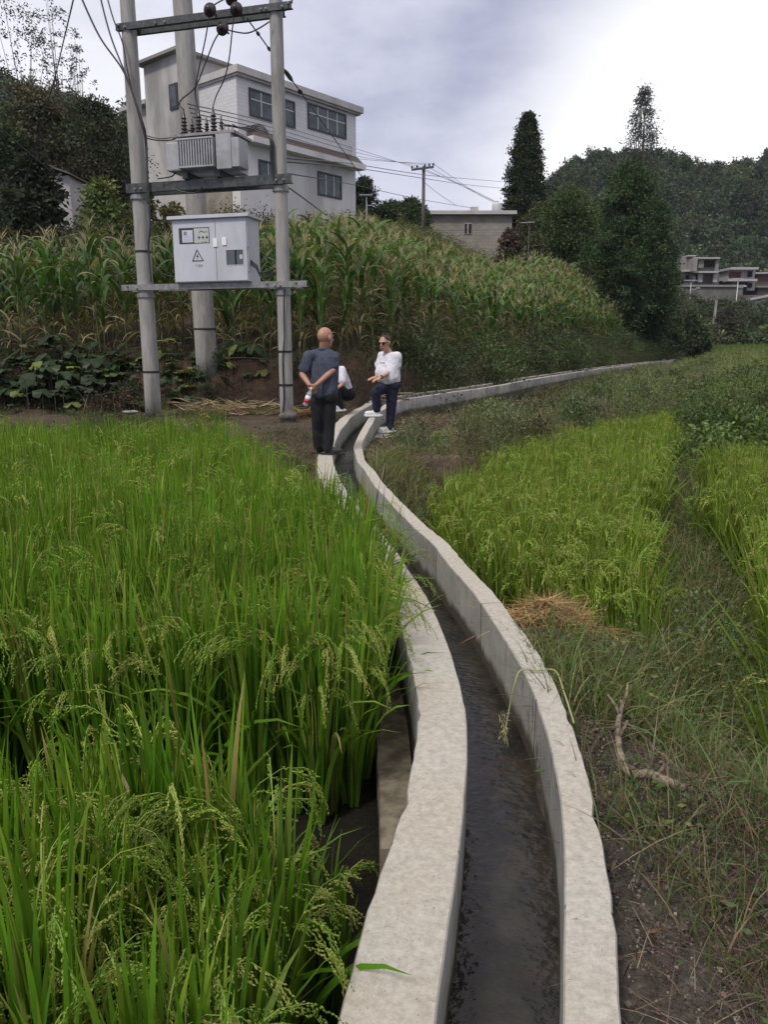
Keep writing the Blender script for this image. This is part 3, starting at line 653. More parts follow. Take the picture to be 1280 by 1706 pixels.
# ------------------------------------------------------------------ weeds, grass and litter
def grass(a, b, ln, wd, col, per=8, S=4, spread=.06, lean=.25, bend=(.3, 1.5), alt=None, frac=0., jit=.2, flat=0.0):
    V = Veg(); n = len(a) * per; i = np.repeat(np.arange(len(a)), per); sc = U(.6, 1.3, len(a))[i]
    x = a[i] + rng.normal(0, spread, n); y = b[i] + rng.normal(0, spread, n)
    base = np.stack([x, y, hz(x, y) - .01], 1)
    ln_ = U(ln[0], ln[1], n) * sc
    V.blades(base, U(0, 6.283, n), ln_, U(wd[0], wd[1], n), np.abs(rng.normal(flat, lean, n)), U(bend[0], bend[1], n), tones(n, col, jit, alt, frac), S, 1.6, .9)
    return V
def herbs(V, a, b, ht, leaf, per, col, alt=None, frac=0., jit=.25):
    """small leafy weeds: stems with leaves scattered up them"""
    for n_, in ((len(a),),):
        h = U(ht[0], ht[1], n_); z0 = hz(a, b)
        i = np.repeat(np.arange(n_), per); n = len(i); u = rng.random(n) ** .7
        sp = .10 + .35 * h[i] * u * .5
        c = np.stack([a[i] + rng.normal(0, 1, n) * sp, b[i] + rng.normal(0, 1, n) * sp, z0[i] + h[i] * u * U(.6, 1.05, n)], 1)
        d = rng.normal(0, 1, (n, 3)); d[:, 2] = d[:, 2] * .5 + .2
        sz = U(leaf[0], leaf[1], n)
        tn = tones(n_, (1, 1, 1), .18)[i]
        V.leaves(c, d, sz, sz * U(.3, .55, n), np.clip(tones(n, col, jit, alt, frac) * tn, .003, .8))
        V.blades(np.stack([a, b, z0 - .02], 1), U(0, 6.28, n_), h, np.full(n_, .006), np.abs(rng.normal(0, .15, n_)), U(0, .4, n_), tones(n_, (.07, .07, .03), .2), 3)
def right_bank(x, y):
    d, s, _ = chan_dist(x, y)
    return (s > 0) & (d > .34) & ~inside(PA, x, y) & ~inside(PB, x, y) & (x > -.5)
# green weeds along the right bank
a, b = scatter((-.4, 3.2, 3.0, 10.6), .085, lambda x, y: right_bank(x, y) & (x < .55 * y + .5) & (np.hypot(x - .98, y - 4.25) > .5))
V = grass(a, b, (.10, .34), (.003, .008), (0.124, 0.169, 0.052), 12, 4, .06, .4, (.4, 2.2), (.25, .21, .115), .33)
k = (rng.random(len(a)) < .5) & (chan_dist(a, b)[0] > .52); herbs(V, a[k], b[k], (.06, .26), (.012, .036), 20, (0.104, 0.163, 0.055), (0.208, 0.208, 0.085), .3)
tag(V.build('bank_weeds', M['leaf']), 'tangled low weeds and grass on the bank right of the channel', 'weeds', kind='stuff')
# sprawling litter and dead stems at lower right
a, b = scatter((.5, 2.9, 1.05, 3.6), .05, right_bank)
k = rng.random(len(a)) < np.clip((a - .45 - .1 * (b - 1.2)) * 1.6, .1, 1); a, b = a[k], b[k]
V = grass(a, b, (.05, .34), (.0014, .004), (.10, .075, .055), 12, 4, .06, .3, (.0, .9), (.21, .175, .125), .25, .35, 1.25)
p_ = scatter((.5, 2.9, 1.05, 3.4), .06, right_bank); q_ = np.stack([p_[0], p_[1], hz(*p_) + .006], 1); nn = len(q_); dd_ = rng.normal(0, 1, (nn, 3)); dd_[:, 2] *= .15
V.leaves(q_, dd_, U(.015, .05, nn), U(.006, .02, nn), tones(nn, (.12, .085, .055), .3, (.22, .19, .14), .25), np.array([[0, 0, 1.]]) + rng.normal(0, .4, (nn, 3)))
tag(V.build('dry_litter', M['dry']), 'dead stems and dry litter strewn over the bare earth at lower right', 'plant litter', kind='stuff')
a, b = scatter((.75, 3.0, 1.5, 3.6), .07, lambda x, y: right_bank(x, y) & (x > .56 + .24 * (2.8 - y)) & ~((y > 2.45) & (y < 3.0) & (x > .85) & (x < 1.2)))
V = grass(a, b, (.08, .24), (.003, .007), (0.091, 0.143, 0.044), 9, 4, .05, .4, (.3, 1.8), (.2, .15, .09), .38)
k = (rng.random(len(a)) < .4) & (chan_dist(a, b)[0] > .6); herbs(V, a[k], b[k], (.04, .18), (.012, .034), 18, (0.065, 0.111, 0.034), (.13, .10, .05), .25)
tag(V.build('bank_weeds', M['leaf']), 'sparse dark weeds among litter near the broken branch', 'weeds', kind='stuff')
a, b = scatter((.45, 2.2, 1.05, 3.3), .0135, lambda x, y: right_bank(x, y)); k = rng.random(len(a)) < np.clip(1.3 - (a - .5) * .9, .15, 1) * .8; a, b = a[k], b[k]; nn = len(a)
V = Veg(); sz_ = np.exp(rng.normal(-5.6, .5, nn)); dd_ = rng.normal(0, 1, (nn, 3)); dd_[:, 2] *= .4
for _ in range(2): V.grains(np.stack([a, b, hz(a, b) + sz_ * .35 + rng.uniform(.004, .016, nn)], 1) - dd_ / np.linalg.norm(dd_, axis=1, keepdims=True) * sz_[:, None] * .8, dd_, sz_ * 1.7, sz_ * .75, tones(nn, (1, 1, 1), .02) * np.where(rng.random((nn, 1)) < .45, np.array([.055, .047, .039]), np.array([.17, .15, .128])) * np.exp(rng.normal(0, .35, (nn, 1))))
tag(V.build('gravel', M['dry']), 'fine gravel and clods on the bare earth beside the right wall', 'gravel', kind='stuff')
a, b = scatter((-.2, 3.4, 10.6, 17.5), .12, lambda x, y: right_bank(x, y) & (chan_dist(x, y)[0] < 2.4) & (np.hypot(x - .05, y - 13.0) > .42))
V = grass(a, b, (.08, .35), (.006, .016), (.17, .125, .08), 3, 3, .08, .25, (-.1, .6), (.28, .24, .16), .3, .3, 1.3)
k = rng.random(len(a)) < .22; herbs(V, a[k], b[k], (.08, .25), (.03, .06), 16, (.05, .075, .028), (.13, .10, .06), .3)
tag(V.build('dry_litter', M['dry']), 'trampled husks and dry leaves on the dirt behind the man in white', 'plant litter', kind='stuff')
a, b = scatter((.55, 2.3, 3.0, 5.4), .075, lambda x, y: right_bank(x, y) & (np.hypot(x - .98, y - 4.25) > .5))
V = grass(a, b, (.14, .38), (.004, .009), (.10, .145, .042), 9, 4, .06, .4, (.4, 2.0), (.2, .19, .085), .25); k = chan_dist(a, b)[0] > .55
herbs(V, a[k], b[k], (.1, .32), (.014, .04), 20, (.075, .125, .038), (.15, .16, .06), .25)
tag(V.build('bank_weeds', M['leaf']), 'thick green weeds below the front edge of the right rice plot', 'weeds', kind='stuff')
a, b = scatter((1.7, 8, 3.2, 14.5), .11, lambda x, y: right_bank(x, y) & (np.minimum(poly_dist(PA, x, y), poly_dist(PB, x, y)) < 1.0) & (x < .56 * y + .3))
V = grass(a, b, (.15, .5), (.005, .010), (.085, .125, .035), 9, 4, .07, .35, (.3, 1.8), (.2, .17, .09), .3)
herbs(V, a, b, (.1, .4), (.02, .05), 18, (.06, .10, .032), (.14, .13, .06), .3)
tag(V.build('ridge_weeds', M['leaf']), 'weeds filling the narrow ridge between the two right rice plots', 'weeds', kind='stuff')
a, b = scatter((1.15, 3.0, 1.9, 3.7), .12, lambda x, y: right_bank(x, y) & (x > 1.05 + .35 * (2.9 - y)) & (x < .6 * y + .3))
V = grass(a, b, (.16, .42), (.005, .010), (0.104, 0.163, 0.044), 10, 5, .07, .3, (.4, 2.0), (.2, .165, .09), .3); herbs(V, a, b, (.06, .22), (.015, .04), 16, (0.078, 0.137, 0.039), (.13, .12, .05), .25)
tag(V.build('bank_weeds', M['leaf']), 'taller green grass tufts at the right edge near the camera', 'weeds', kind='stuff')
# taller weeds: band between the right plots and the far channel, plateau behind
def bandtest(x, y):
    d, s, _ = chan_dist(x, y)
    return (s > 0) & (d > .75 + .9 * (y < 17) * (x < 2.2) + 1.3 * (y > 17) * (x / y < .38)) & ~inside(PA, x, y) & ~inside(PB, x, y) & (x > .3) & (x < .56 * y + 1)
a, b = scatter((.3, 16, 10.5, 23), .19, bandtest)
k = wob(a, b, .8) > -.25
V = grass(a, b, (.2, .55), (.006, .014), (0.111, 0.143, 0.052), 12, 4, .12, .35, (.3, 1.8), (.23, .20, .12), .35)
herbs(V, a[k], b[k], (.2, .55), (.025, .065), 34, (0.081, 0.120, 0.044), (.16, .145, .08), .3)
tag(V.build('weed_band', M['leaf']), 'dark bushy weeds between the right rice plot and the far channel', 'weeds', kind='stuff')
a, b = scatter((6, 34, 21, 62), .48, lambda x, y: bandtest(x, y) & (chan_dist(x, y)[0] > 1.6))
V = grass(a, b, (.3, .7), (.012, .024), (0.156, 0.208, 0.058), 12, 3, .25, .3, (.3, 1.4), (.26, .23, .13), .25)
herbs(V, a, b, (.25, .65), (.06, .13), 30, (0.124, 0.182, 0.055), (.18, .17, .08), .25)
tag(V.build('weed_band', M['leaf']), 'pale green weeds on the rise below the far end of the channel', 'weeds', kind='stuff')
# uphill verge of the far channel
a, b = scatter((-.2, 24, 14, 68), .30, lambda x, y: (y - yb(x) > .55 + .5 * sstep(0, 2, x)) & (y - yb(x) < 3.2 + 3.4 * sstep(-.2, 1.6, x)) & (x < .37 * y))
V = grass(a, b, (.3, .8), (.01, .02), (.07, .09, .034), 8, 4, .2, .25, (.2, 1.3), (.12, .10, .06), .25)
herbs(V, a, b, (.4, 1.25), (.05, .11), 60, (.05, .078, .028), (.12, .10, .05), .3)
tag(V.build('weed_band', M['leaf']), 'dark shrubby weeds on the uphill verge of the far channel', 'weeds', kind='stuff')
a, b = scatter((2.2, 22, 17, 62), .2, lambda x, y: (chan_dist(x, y)[1] > 0) & (chan_dist(x, y)[0] > .42) & (chan_dist(x, y)[0] < 1.9) & (wob(x, y, .45) + wob(x, y, 1.5) * .5 > .0) & (x < .36 * y))
V = grass(a, b, (.15, .5), (.008, .016), (.07, .085, .034), 12, 4, .12, .3, (.3, 1.8), (.2, .17, .10), .4)
herbs(V, a, b, (.15, .48), (.03, .07), 24, (.045, .066, .026), (.11, .10, .055), .3)
tag(V.build('weed_band', M['leaf']), 'scattered weeds growing against the outer face of the far channel', 'weeds', kind='stuff')
a, b = scatter((6, 12.5, 13.2, 22), .3, lambda x, y: bandtest(x, y) & (x > .38 * y))
V = grass(a, b, (.35, .75), (.012, .022), (.11, .16, .04), 18, 4, .2, .22, (.2, 1.2), (.18, .20, .07), .3); herbs(V, a, b, (.3, .7), (.05, .1), 50, (.07, .12, .035), (.12, .15, .05), .3)
tag(V.build('weed_clumps', M['leaf']), 'tall green grass and weeds on the mound at the right edge', 'weeds', kind='stuff')
# foot of the red bank and path at left
a, b = scatter((-9, -.2, 10.3, 15.3), .12, lambda x, y: (x < .2) & ~((y > 10.6) & (x > -1.1) & (y < 12.5)) & ~((chan_dist(x, y)[0] < .5)))
k = (wob(a, b, .8) > .05) | (b < 11.4) & (a < -2); a, b = a[k], b[k]
V = grass(a, b, (.05, .22), (.004, .009), (.05, .08, .025), 7, 3, .06, .4, (.3, 1.6), (.18, .14, .085), .3)
k = rng.random(len(a)) < .35; herbs(V, a[k], b[k], (.06, .2), (.03, .07), 12, (.045, .075, .025), (.12, .10, .05), .2)
tag(V.build('path_grass', M['leaf']), 'thin trodden grass on the path in front of the poles', 'grass', kind='stuff')
a, b = scatter((-10, 2.0, 15.0, 17.4), .16, lambda x, y: (wob(x, y, .9) > -.15 - .5 * (x < -6)) & (y - yb(x) > .3))
V = grass(a, b, (.12, .4), (.006, .012), (.05, .055, .026), 9, 4, .1, .35, (.4, 2.2), (.13, .095, .06), .45)
k = rng.random(len(a)) < .45 + .4 * (a < -6); herbs(V, a[k], b[k], (.1, .35), (.04, .09), 16, (.035, .055, .02), (.09, .06, .035), .3)
tag(V.build('bank_growth', M['leaf']), 'straggling roots and dry weeds on the reddish earth bank', 'weeds', kind='stuff')
# leafy scrub above the maize
a, b = scatter((-30, 12, 27, 62), .62, lambda x, y: (y - yb(x) > 12.6) & (np.abs(x) < .6 * y) & ~((y > 37) & (x > -18) & (x < 1) & (y > 38.5 + .9 * (x + 7.5))))
V = grass(a, b, (.4, 1.0), (.012, .026), (.13, .16, .045), 12, 3, .28, .25, (.2, 1.2), (.25, .20, .11), .25)
herbs(V, a, b, (.4, 1.1), (.10, .2), 26, (.095, .13, .035), (.16, .155, .07), .2)
tag(V.build('hill_scrub', M['leaf']), 'pale grass and scrub on the slope between the maize and the houses', 'scrub', kind='stuff')

# ------------------------------------------------------------------ maize
def maize(seed, dry):
    r_ = np.random.default_rng(seed); h = r_.uniform(1.85, 2.35); lz = []
    st = MB(); wobx = r_.normal(0, .05, 2)
    pt = [np.array([wobx[0] * t * t, wobx[1] * t * t, h * t]) for t in np.linspace(0, 1, 6)]
    st.tube(pt, [.016, .015, .013, .011, .009, .006], 6)
    sv = Veg(); sv.mb(st, (.13, .16, .06) if dry < .5 else (.24, .2, .11))
    lv = Veg(); nl = 12; az0 = r_.uniform(0, 6.28)
    t = np.linspace(.12, .95, nl); base = np.stack([np.interp(t, np.linspace(0, 1, 6), [p[k] for p in pt]) for k in range(3)], 1)
    az = az0 + np.arange(nl) * math.pi + r_.normal(0, .35, nl)
    ln = (.55 + .45 * np.sin(t * math.pi)) * r_.uniform(.8, 1.15, nl); 
    dead = (t < .25 + dry * .55) | (r_.random(nl) < dry * .6)
    col = np.where(dead[:, None], np.array([.235, .215, .11]) * r_.uniform(.5, 1.4, (nl, 1)), np.array([.06, .13, .03]) * r_.uniform(.4, 1.6, (nl, 1)))
    lv.blades(base, az, ln, np.where(dead, .055, .115) * r_.uniform(.8, 1.2, nl), np.where(dead, .8, .34) + r_.normal(0, .12, nl), np.where(dead, 2.0, 1.7) + r_.normal(0, .35, nl), col, 7, 1.4, .35, np.where(r_.random(nl)[:, None] < .65, col * 1.1, np.array([[.24, .21, .10]])), .6)
    for z in (.45, .52):                                                 # ears
        if r_.random() < .8:
            m = MB(); a0 = np.array(pt[0] * (1 - z) + pt[-1] * z); d_ = r_.uniform(0, 6.28); o = np.array([math.cos(d_) * .3, math.sin(d_) * .3, 1]); o /= np.linalg.norm(o)
            m.lathe(a0, a0 + o, [(0, .012), (.06, .028), (.14, .026), (.22, .008)], 6); lv.mb(m, (.23, .23, .09))
    tv = Veg(); k = 9; tb = np.repeat(pt[-1][None, :], k, 0) + np.stack([np.zeros(k), np.zeros(k), r_.uniform(0, .1, k)], 1)
    tv.blades(tb, r_.uniform(0, 6.28, k), r_.uniform(.18, .34, k), np.full(k, .014), np.abs(r_.normal(.3, .25, k)), r_.uniform(.1, 1.0, k), np.array([[.35, .325, .185]]) * r_.uniform(.7, 1.3, (k, 1)), 3, 1.5, 1.0, None, .3)
    return sv, lv, tv
VAR = [maize(s, d) for s, d in ((1, .1), (2, .2), (3, .3), (4, .45), (5, .75), (6, 1.0), (7, .15), (8, .35))]
VM = [(a.mesh('stalk', M['leaf']), b.mesh('leaves', M['leaf']), c.mesh('tassel', M['dry'])) for a, b, c in VAR]
def mtest(x, y):
    e = y - yb(x)
    return (e > 1.7 + 2.6 * sstep(-.2, 1.6, x)) & (e < np.interp(x, [-12, -7, -4.2, -2.6, 4, 10, 20], [4.6, 5.2, 6.5, 13.2, 14, 15.5, 15])) & (x > -.60 * y) & (x < .345 * y) & (wob(x, y, .35) > -.72) & ~((np.abs(x + 4.15) < .5) & (e < 2.4))
a, b = scatter((-16, 24, 16, 72), .46, mtest, .28)
o_ = np.argsort(np.hypot(a, b)); a, b = a[o_], b[o_]; zc = hz(a, b)
NI = min(290, len(a)); proto = {}
def dryness(x, y): return np.clip(.09 + .055 * (y - yb(x)) + .25 * wob(x, y, .25) + (.10 if x < -4.5 else 0) + rng.normal(0, .12), 0, 1)
_dr = np.array([.1, .2, .3, .45, .75, 1.0, .15, .35])
vi = np.array([int(np.argsort(np.abs(_dr - dryness(x, y)))[rng.integers(0, 2)]) for x, y in zip(a, b)])
for i in range(NI):
    r0 = bpy.data.objects.new('maize_plant', None); COL.objects.link(r0)
    r0.location = (a[i], b[i], zc[i] - .03); r0.rotation_euler = (rng.normal(0, .05), rng.normal(0, .05), U(0, 6.28, 1)[0]); s_ = U(.85, 1.12, 1)[0]; r0.scale = (s_, s_, s_)
    tag(r0, 'tall maize plant with drying leaves in the front rows above the earth bank', 'maize plant', 'maize plants in the front rows of the slope')
    for nm, me in zip(('stalk', 'leaves', 'tassel'), VM[vi[i]]): link(nm, me, r0)
if len(a) > NI:
    S_ = Veg()
    for k in range(len(VAR)):
        j = np.where(vi[NI:] == k)[0] + NI
        if not len(j): continue
        for part in VAR[k]:
            v, c, q, t = part.arrays(); th = U(0, 6.28, len(j)); sc = U(.85, 1.1, len(j))
            vx = (v[None, :, 0] * np.cos(th)[:, None] - v[None, :, 1] * np.sin(th)[:, None]) * sc[:, None] + a[j][:, None]
            vy = (v[None, :, 0] * np.sin(th)[:, None] + v[None, :, 1] * np.cos(th)[:, None]) * sc[:, None] + b[j][:, None]
            vz = v[None, :, 2] * sc[:, None] + zc[j][:, None] - .03
            of = (np.arange(len(j)) * len(v))[:, None, None]
            cc = np.broadcast_to(c[None], (len(j),) + c.shape) * U(.8, 1.25, len(j))[:, None, None]
            S_._add(np.stack([vx, vy, vz], -1), cc, (q[None] + of).reshape(-1, 4) if len(q) else None, (t[None] + of).reshape(-1, 3) if len(t) else None)
    tag(S_.build('maize_field', M['leaf']), 'mass of yellowing maize covering the slope behind the front rows', 'maize field', kind='stuff')

# ------------------------------------------------------------------ trees
def env_sample(shape, n, r_):
    """points in a crown of unit height and unit radius; returns pts and outward dirs"""
    t = r_.random(n); th = r_.uniform(0, 6.283, n); rr = np.sqrt(r_.uniform(.12, 1, n))
    if shape == 'cone': prof_ = (1 - t) ** .8 * .96 + .04; t = 1 - (1 - t) ** 1.0
    elif shape == 'column': prof_ = np.interp(t, [0, .08, .3, .6, .85, 1], [.55, .85, 1, .85, .55, .1])
    else: prof_ = np.sqrt(np.maximum(1 - (2 * t - 1) ** 2, 0.02)) * (1.05 - .25 * t)
    rr = rr * prof_
    return np.stack([rr * np.cos(th), rr * np.sin(th), t], 1)
def crown(V, base, hgt, r, shape, ncl, per, ls, col, alt, frac, seed, clump=.16, lump=.35):
    r_ = np.random.default_rng(seed)
    c = env_sample(shape, ncl, r_)
    # uneven outline: a few lobes push the radius in and out
    th = np.arctan2(c[:, 1], c[:, 0]); ph = r_.uniform(0, 6.28, 4)
    lob = 1 + lump * (.5 * np.sin(3 * th + ph[0] + 4 * c[:, 2]) + .5 * np.sin(5 * th - 9 * c[:, 2] + ph[1]))
    c[:, :2] *= lob[:, None]
    c = c * np.array([r, r, hgt]) + np.array(base)
    i = np.repeat(np.arange(ncl), per); n = len(i); cs = clump * r * r_.uniform(.6, 1.5, ncl)
    g_ = r_.normal(0, 1, (n, 3)); p = c[i] + g_ * cs[i][:, None] * np.array([.75, .75, .5])
    d = g_ + r_.normal(0, .8, (n, 3)); d[:, 2] -= .3 if shape != 'cone' else .5
    sz = r_.uniform(.6, 1.4, n) * ls
    tn = (1 + r_.normal(0, .22, ncl))[i][:, None]
    base_c = np.where(r_.random(ncl)[i][:, None] < frac, np.array(alt), np.array(col)) * tn * (1 + r_.normal(0, .15, (n, 1)))
    V.leaves(p, d, sz, sz * r_.uniform(.35, .6, n), np.clip(base_c, .004, .6))
    return c
def tree(name, label, x, y, hgt, r, shape='round', trunk=.15, cb=.25, ncl=120, per=34, ls=.22, col=(.03, .05, .02), alt=(.05, .07, .025), frac=.3, seed=1, group=None, clump=.16, z=None, lump=.35, mat='tree'):
    z0 = float(hz(x, y)[0]) - .1 if z is None else z
    t = thing(name, (x, y, z0), label, 'tree' if 'tree' in name or 'pine' in name or 'cypress' in name or 'poplar' in name else 'shrub', group)
    V = Veg(); c = crown(V, (x, y, z0 + hgt * cb), hgt * (1 - cb), r, shape, ncl, per, ls, col, alt, frac, seed, clump, lump)
    r_ = np.random.default_rng(seed + 99); m = MB(); top = np.array([x + r_.normal(0, .1), y, z0 + hgt * (.9 if shape != 'round' else .65)])
    pts = [np.array([x, y, z0]) * (1 - q) + top * q + np.array([r_.normal(0, .04 * hgt * .1), 0, 0]) * (0 < q < 1) for q in np.linspace(0, 1, 7)]
    m.tube(pts, list(np.linspace(trunk, trunk * .2, 7)), 8)
    for k in r_.choice(len(c), min(14, len(c)), False):
        q = np.clip((c[k, 2] - z0) / hgt * (.75), .15, .9); s0 = pts[0] * (1 - q) + top * q
        m.tube([s0, (s0 + c[k]) / 2 + np.array([0, 0, -.03 * hgt]), c[k]], [trunk * .3, trunk * .2, trunk * .07], 5)
    m.build('trunk', M['bark'], t, smooth=True); V.build('crown', M[mat], t)
    return t
def at(px, py, Y): p = R(px, py, Y); return p[0], p[1], p[2]
def tree_px(name, label, px, top, Y, rpx, base=None, **kw):
    """stand a tree at distance Y so that its top comes to row top"""
    p = R(px, top, Y); z0 = float(hz(p[0], Y)[0]) - .1 if base is None else base
    return tree(name, label, p[0], Y, p[2] - z0, rpx * Y / 1250, z=z0, **kw)
tree_px('cypress_tree', 'tall dark cypress with a narrow crown beside the stone house', 880, 192, 74, 30, shape='column', trunk=.3, cb=.06, ncl=900, per=60, ls=.22, col=(0.0341, 0.0512, 0.0279), alt=(0.0620, 0.0744, 0.0403), frac=.3, seed=3, clump=.12, lump=.18)
tree_px('conifer_tree', 'tall thin feathery conifer standing against the bright sky', 1076, 146, 82, 36, shape='cone', trunk=.2, cb=.64, ncl=230, per=26, ls=.2, col=(0.0697, 0.0853, 0.0775), alt=(0.0930, 0.1085, 0.0930), frac=.3, seed=5, clump=.13, lump=.2)
tree_px('broadleaf_tree', 'large dark green tree rising at the end of the maize slope', 1052, 276, 56, 50, shape='round', trunk=.35, cb=.08, ncl=620, per=70, ls=.20, col=(.043, .078, .034), alt=(.078, .116, .043), frac=.25, seed=6, lump=.5)
tree_px('broadleaf_tree', 'smaller dark tree leaning out right of the large dark green tree', 1094, 338, 58, 38, shape='round', trunk=.25, cb=.05, ncl=380, per=60, ls=.20, col=(.04, .072, .034), alt=(.07, .10, .043), frac=.25, seed=36, lump=.5)
tree_px('broadleaf_tree', 'mid green rounded tree left of the large dark tree', 950, 318, 62, 52, shape='round', trunk=.25, cb=.1, ncl=420, per=70, ls=.2, col=(0.0543, 0.0899, 0.0341), alt=(0.0930, 0.1240, 0.0465), frac=.3, seed=8)
tree_px('broadleaf_tree', 'dull olive tree at the right foot of the cypress', 905, 345, 66, 36, shape='round', trunk=.2, cb=.08, ncl=260, per=60, ls=.2, col=(0.0558, 0.0697, 0.0372), alt=(0.1008, 0.0930, 0.0543), frac=.3, seed=9)
tree_px('broadleaf_tree', 'dark tree filling the gap behind the large tree toward the far houses', 1112, 400, 92, 24, shape='round', trunk=.25, cb=.1, ncl=200, per=50, ls=.28, col=(0.0372, 0.0620, 0.0310), alt=(0.0543, 0.0853, 0.0372), frac=.3, seed=10)
tree_px('broadleaf_tree', 'shaded tree between the olive tree and the large tree', 1006, 355, 72, 44, shape='round', trunk=.25, cb=.05, ncl=320, per=70, ls=.22, col=(0.0465, 0.0806, 0.0310), alt=(0.0930, 0.1162, 0.0465), frac=.3, seed=31)
tree_px('shrub', 'dark shrub at the right corner of the white house', 606, 298, 58, 18, shape='round', trunk=.12, cb=.05, ncl=180, per=60, ls=.17, col=(0.0341, 0.0527, 0.0279), alt=(0.0620, 0.0775, 0.0388), frac=.25, seed=11)
tree_px('shrub', 'low dark bush between the white house and the line pole', 655, 342, 60, 34, shape='round', trunk=.12, cb=.05, ncl=260, per=60, ls=.18, col=(0.0403, 0.0651, 0.0310), alt=(0.0775, 0.0930, 0.0465), frac=.25, seed=12)
tree_px('shrub', 'spiky dark bush at the left corner of the stone house', 686, 336, 61, 26, shape='column', trunk=.12, cb=.05, ncl=220, per=60, ls=.18, col=(0.0434, 0.0697, 0.0341), alt=(0.0775, 0.0930, 0.0465), frac=.25, seed=13)
tree_px('shrub', 'brown green shrub below the right corner of the stone house', 850, 385, 58, 18, shape='round', trunk=.1, cb=.05, ncl=100, per=36, ls=.22, col=(0.0697, 0.0620, 0.0434), alt=(0.1085, 0.0775, 0.0620), frac=.4, seed=14)
tree_px('shrub', 'small shrub under the cross armed post', 893, 395, 56, 24, shape='round', trunk=.1, cb=.05, ncl=110, per=36, ls=.24, col=(0.0543, 0.0697, 0.0372), alt=(0.0930, 0.0930, 0.0465), frac=.4, seed=15)
# left hand group
FE = dict(shape='round', trunk=.09, cb=.42, per=22, ls=.12, col=(0.0543, 0.0651, 0.0558), alt=(0.0930, 0.1008, 0.0853), frac=.3, clump=.09, mat='tree', lump=.5)
tree_px('feathery_tree', 'thin feathery tree at the upper left edge of the photo', 22, -40, 40, 50, ncl=120, seed=21, **FE)
tree_px('feathery_tree', 'wispy small leaved tree with open crown against the pale sky', 84, -22, 42, 38, ncl=75, seed=22, **FE)
tree_px('feathery_tree', 'slender wispy sapling nearest the left pole', 124, 48, 44, 24, ncl=30, seed=23, **FE)
BR = dict(shape='round', trunk=.14, cb=.1, ls=.15)
tree_px('shrub', 'brownish bush with dying leaves behind the maize at left', 60, 150, 33, 66, ncl=320, per=60, col=(.058, .068, .04), alt=(.11, .095, .06), frac=.3, seed=24, **BR)
tree_px('shrub', 'dark green bush at the left edge above the maize', 5, 215, 31, 52, ncl=280, per=60, col=(0.0388, 0.0620, 0.0310), alt=(0.0775, 0.0930, 0.0465), frac=.2, seed=25, **BR)
tree_px('shrub', 'dark rounded bush right of the brownish bush', 150, 175, 36, 62, ncl=330, per=60, col=(0.0403, 0.0558, 0.0341), alt=(0.0775, 0.0775, 0.0465), frac=.25, seed=26, **BR)
tree_px('shrub', 'black green bush in front of the pale shed', 52, 268, 27, 44, ncl=200, per=44, col=(0.0248, 0.0341, 0.0217), alt=(0.0465, 0.0543, 0.0310), frac=.25, seed=27, shape='round', trunk=.1, cb=.1, ls=.2)
tree_px('shrub', 'light green bush between the pale shed and the left pole', 165, 305, 27, 40, ncl=130, per=40, col=(0.0930, 0.1395, 0.0434), alt=(0.1550, 0.1705, 0.0620), frac=.3, seed=28, shape='round', trunk=.08, cb=.0, ls=.16)
tree_px('shrub', 'olive bush behind the left pole', 238, 330, 28, 34, ncl=110, per=40, col=(0.0775, 0.0930, 0.0434), alt=(0.1550, 0.1550, 0.0775), frac=.35, seed=29, shape='round', trunk=.08, cb=.0, ls=.16)
tree_px('shrub', 'leafy bush behind the middle pole above the cabinet', 285, 345, 27, 30, ncl=100, per=40, col=(0.0930, 0.1085, 0.0465), alt=(0.2015, 0.1860, 0.0930), frac=.3, seed=30, shape='round', trunk=.08, cb=.0, ls=.15)
for i, (px, top, Y_, rp, nm) in enumerate(((1120, 492, 70, 22, 'dark bush by the far end of the channel'), (1150, 520, 78, 20, 'dark bush left of the lone concrete pole'), (1218, 515, 95, 26, 'brown grey bush right of the lone concrete pole'), (1262, 525, 100, 30, 'green bush at the right edge above the terraces'), (1085, 500, 60, 16, 'thin bush under the large dark tree'), (1100, 455, 100, 20, 'bush at the left end of the grey retaining wall'), (1168, 545, 66, 18, 'low bush at the foot of the lone concrete pole'))):
    tree_px('shrub', nm, px, top, Y_, rp, shape='round', trunk=.1, cb=.0, ncl=150, per=50, ls=.24, col=(0.0403, 0.0620, 0.0310) if i != 2 else (.05, .045, .035), alt=(0.0697, 0.0853, 0.0388), frac=.3, seed=40 + i)
def bushes(label, xs, ys, hr, rr, cols, seed, ls=.06, ncl=34, per=34):
    V = Veg(); r_ = np.random.default_rng(seed)
    for k, (x, y, z) in enumerate(zip(xs, ys, hz(xs, ys))):
        h = r_.uniform(*hr); c = np.array(cols[r_.integers(len(cols))]) * r_.uniform(.75, 1.3)
        crown(V, (x, y, z - .05), h, r_.uniform(*rr), 'round', ncl, per, ls * r_.uniform(.7, 1.4), c, c * np.array([1.7, 1.55, 1.6]), .22, seed * 500 + k, .34, .4)
    n = len(xs) * 12; i = np.repeat(np.arange(len(xs)), 12); x = xs[i] + r_.normal(0, .3, n); y = ys[i] + r_.normal(0, .3, n)
    V.blades(np.stack([x, y, hz(x, y)], 1), U(0, 6.28, n), U(hr[0], hr[1] * 1.25, n), U(.006, .014, n), np.abs(rng.normal(0, .2, n)), U(.1, 1.2, n), tones(n, (.13, .14, .06), .25, (.28, .24, .15), .5), 4)
    return tag(V.build('weed_clumps', M['leaf']), label, 'weeds', kind='stuff')
BC = [(0.065, 0.104, 0.039), (0.078, 0.111, 0.047), (0.098, 0.124, 0.065), (.09, .085, .05), (0.052, 0.091, 0.034), (0.111, 0.156, 0.052)]
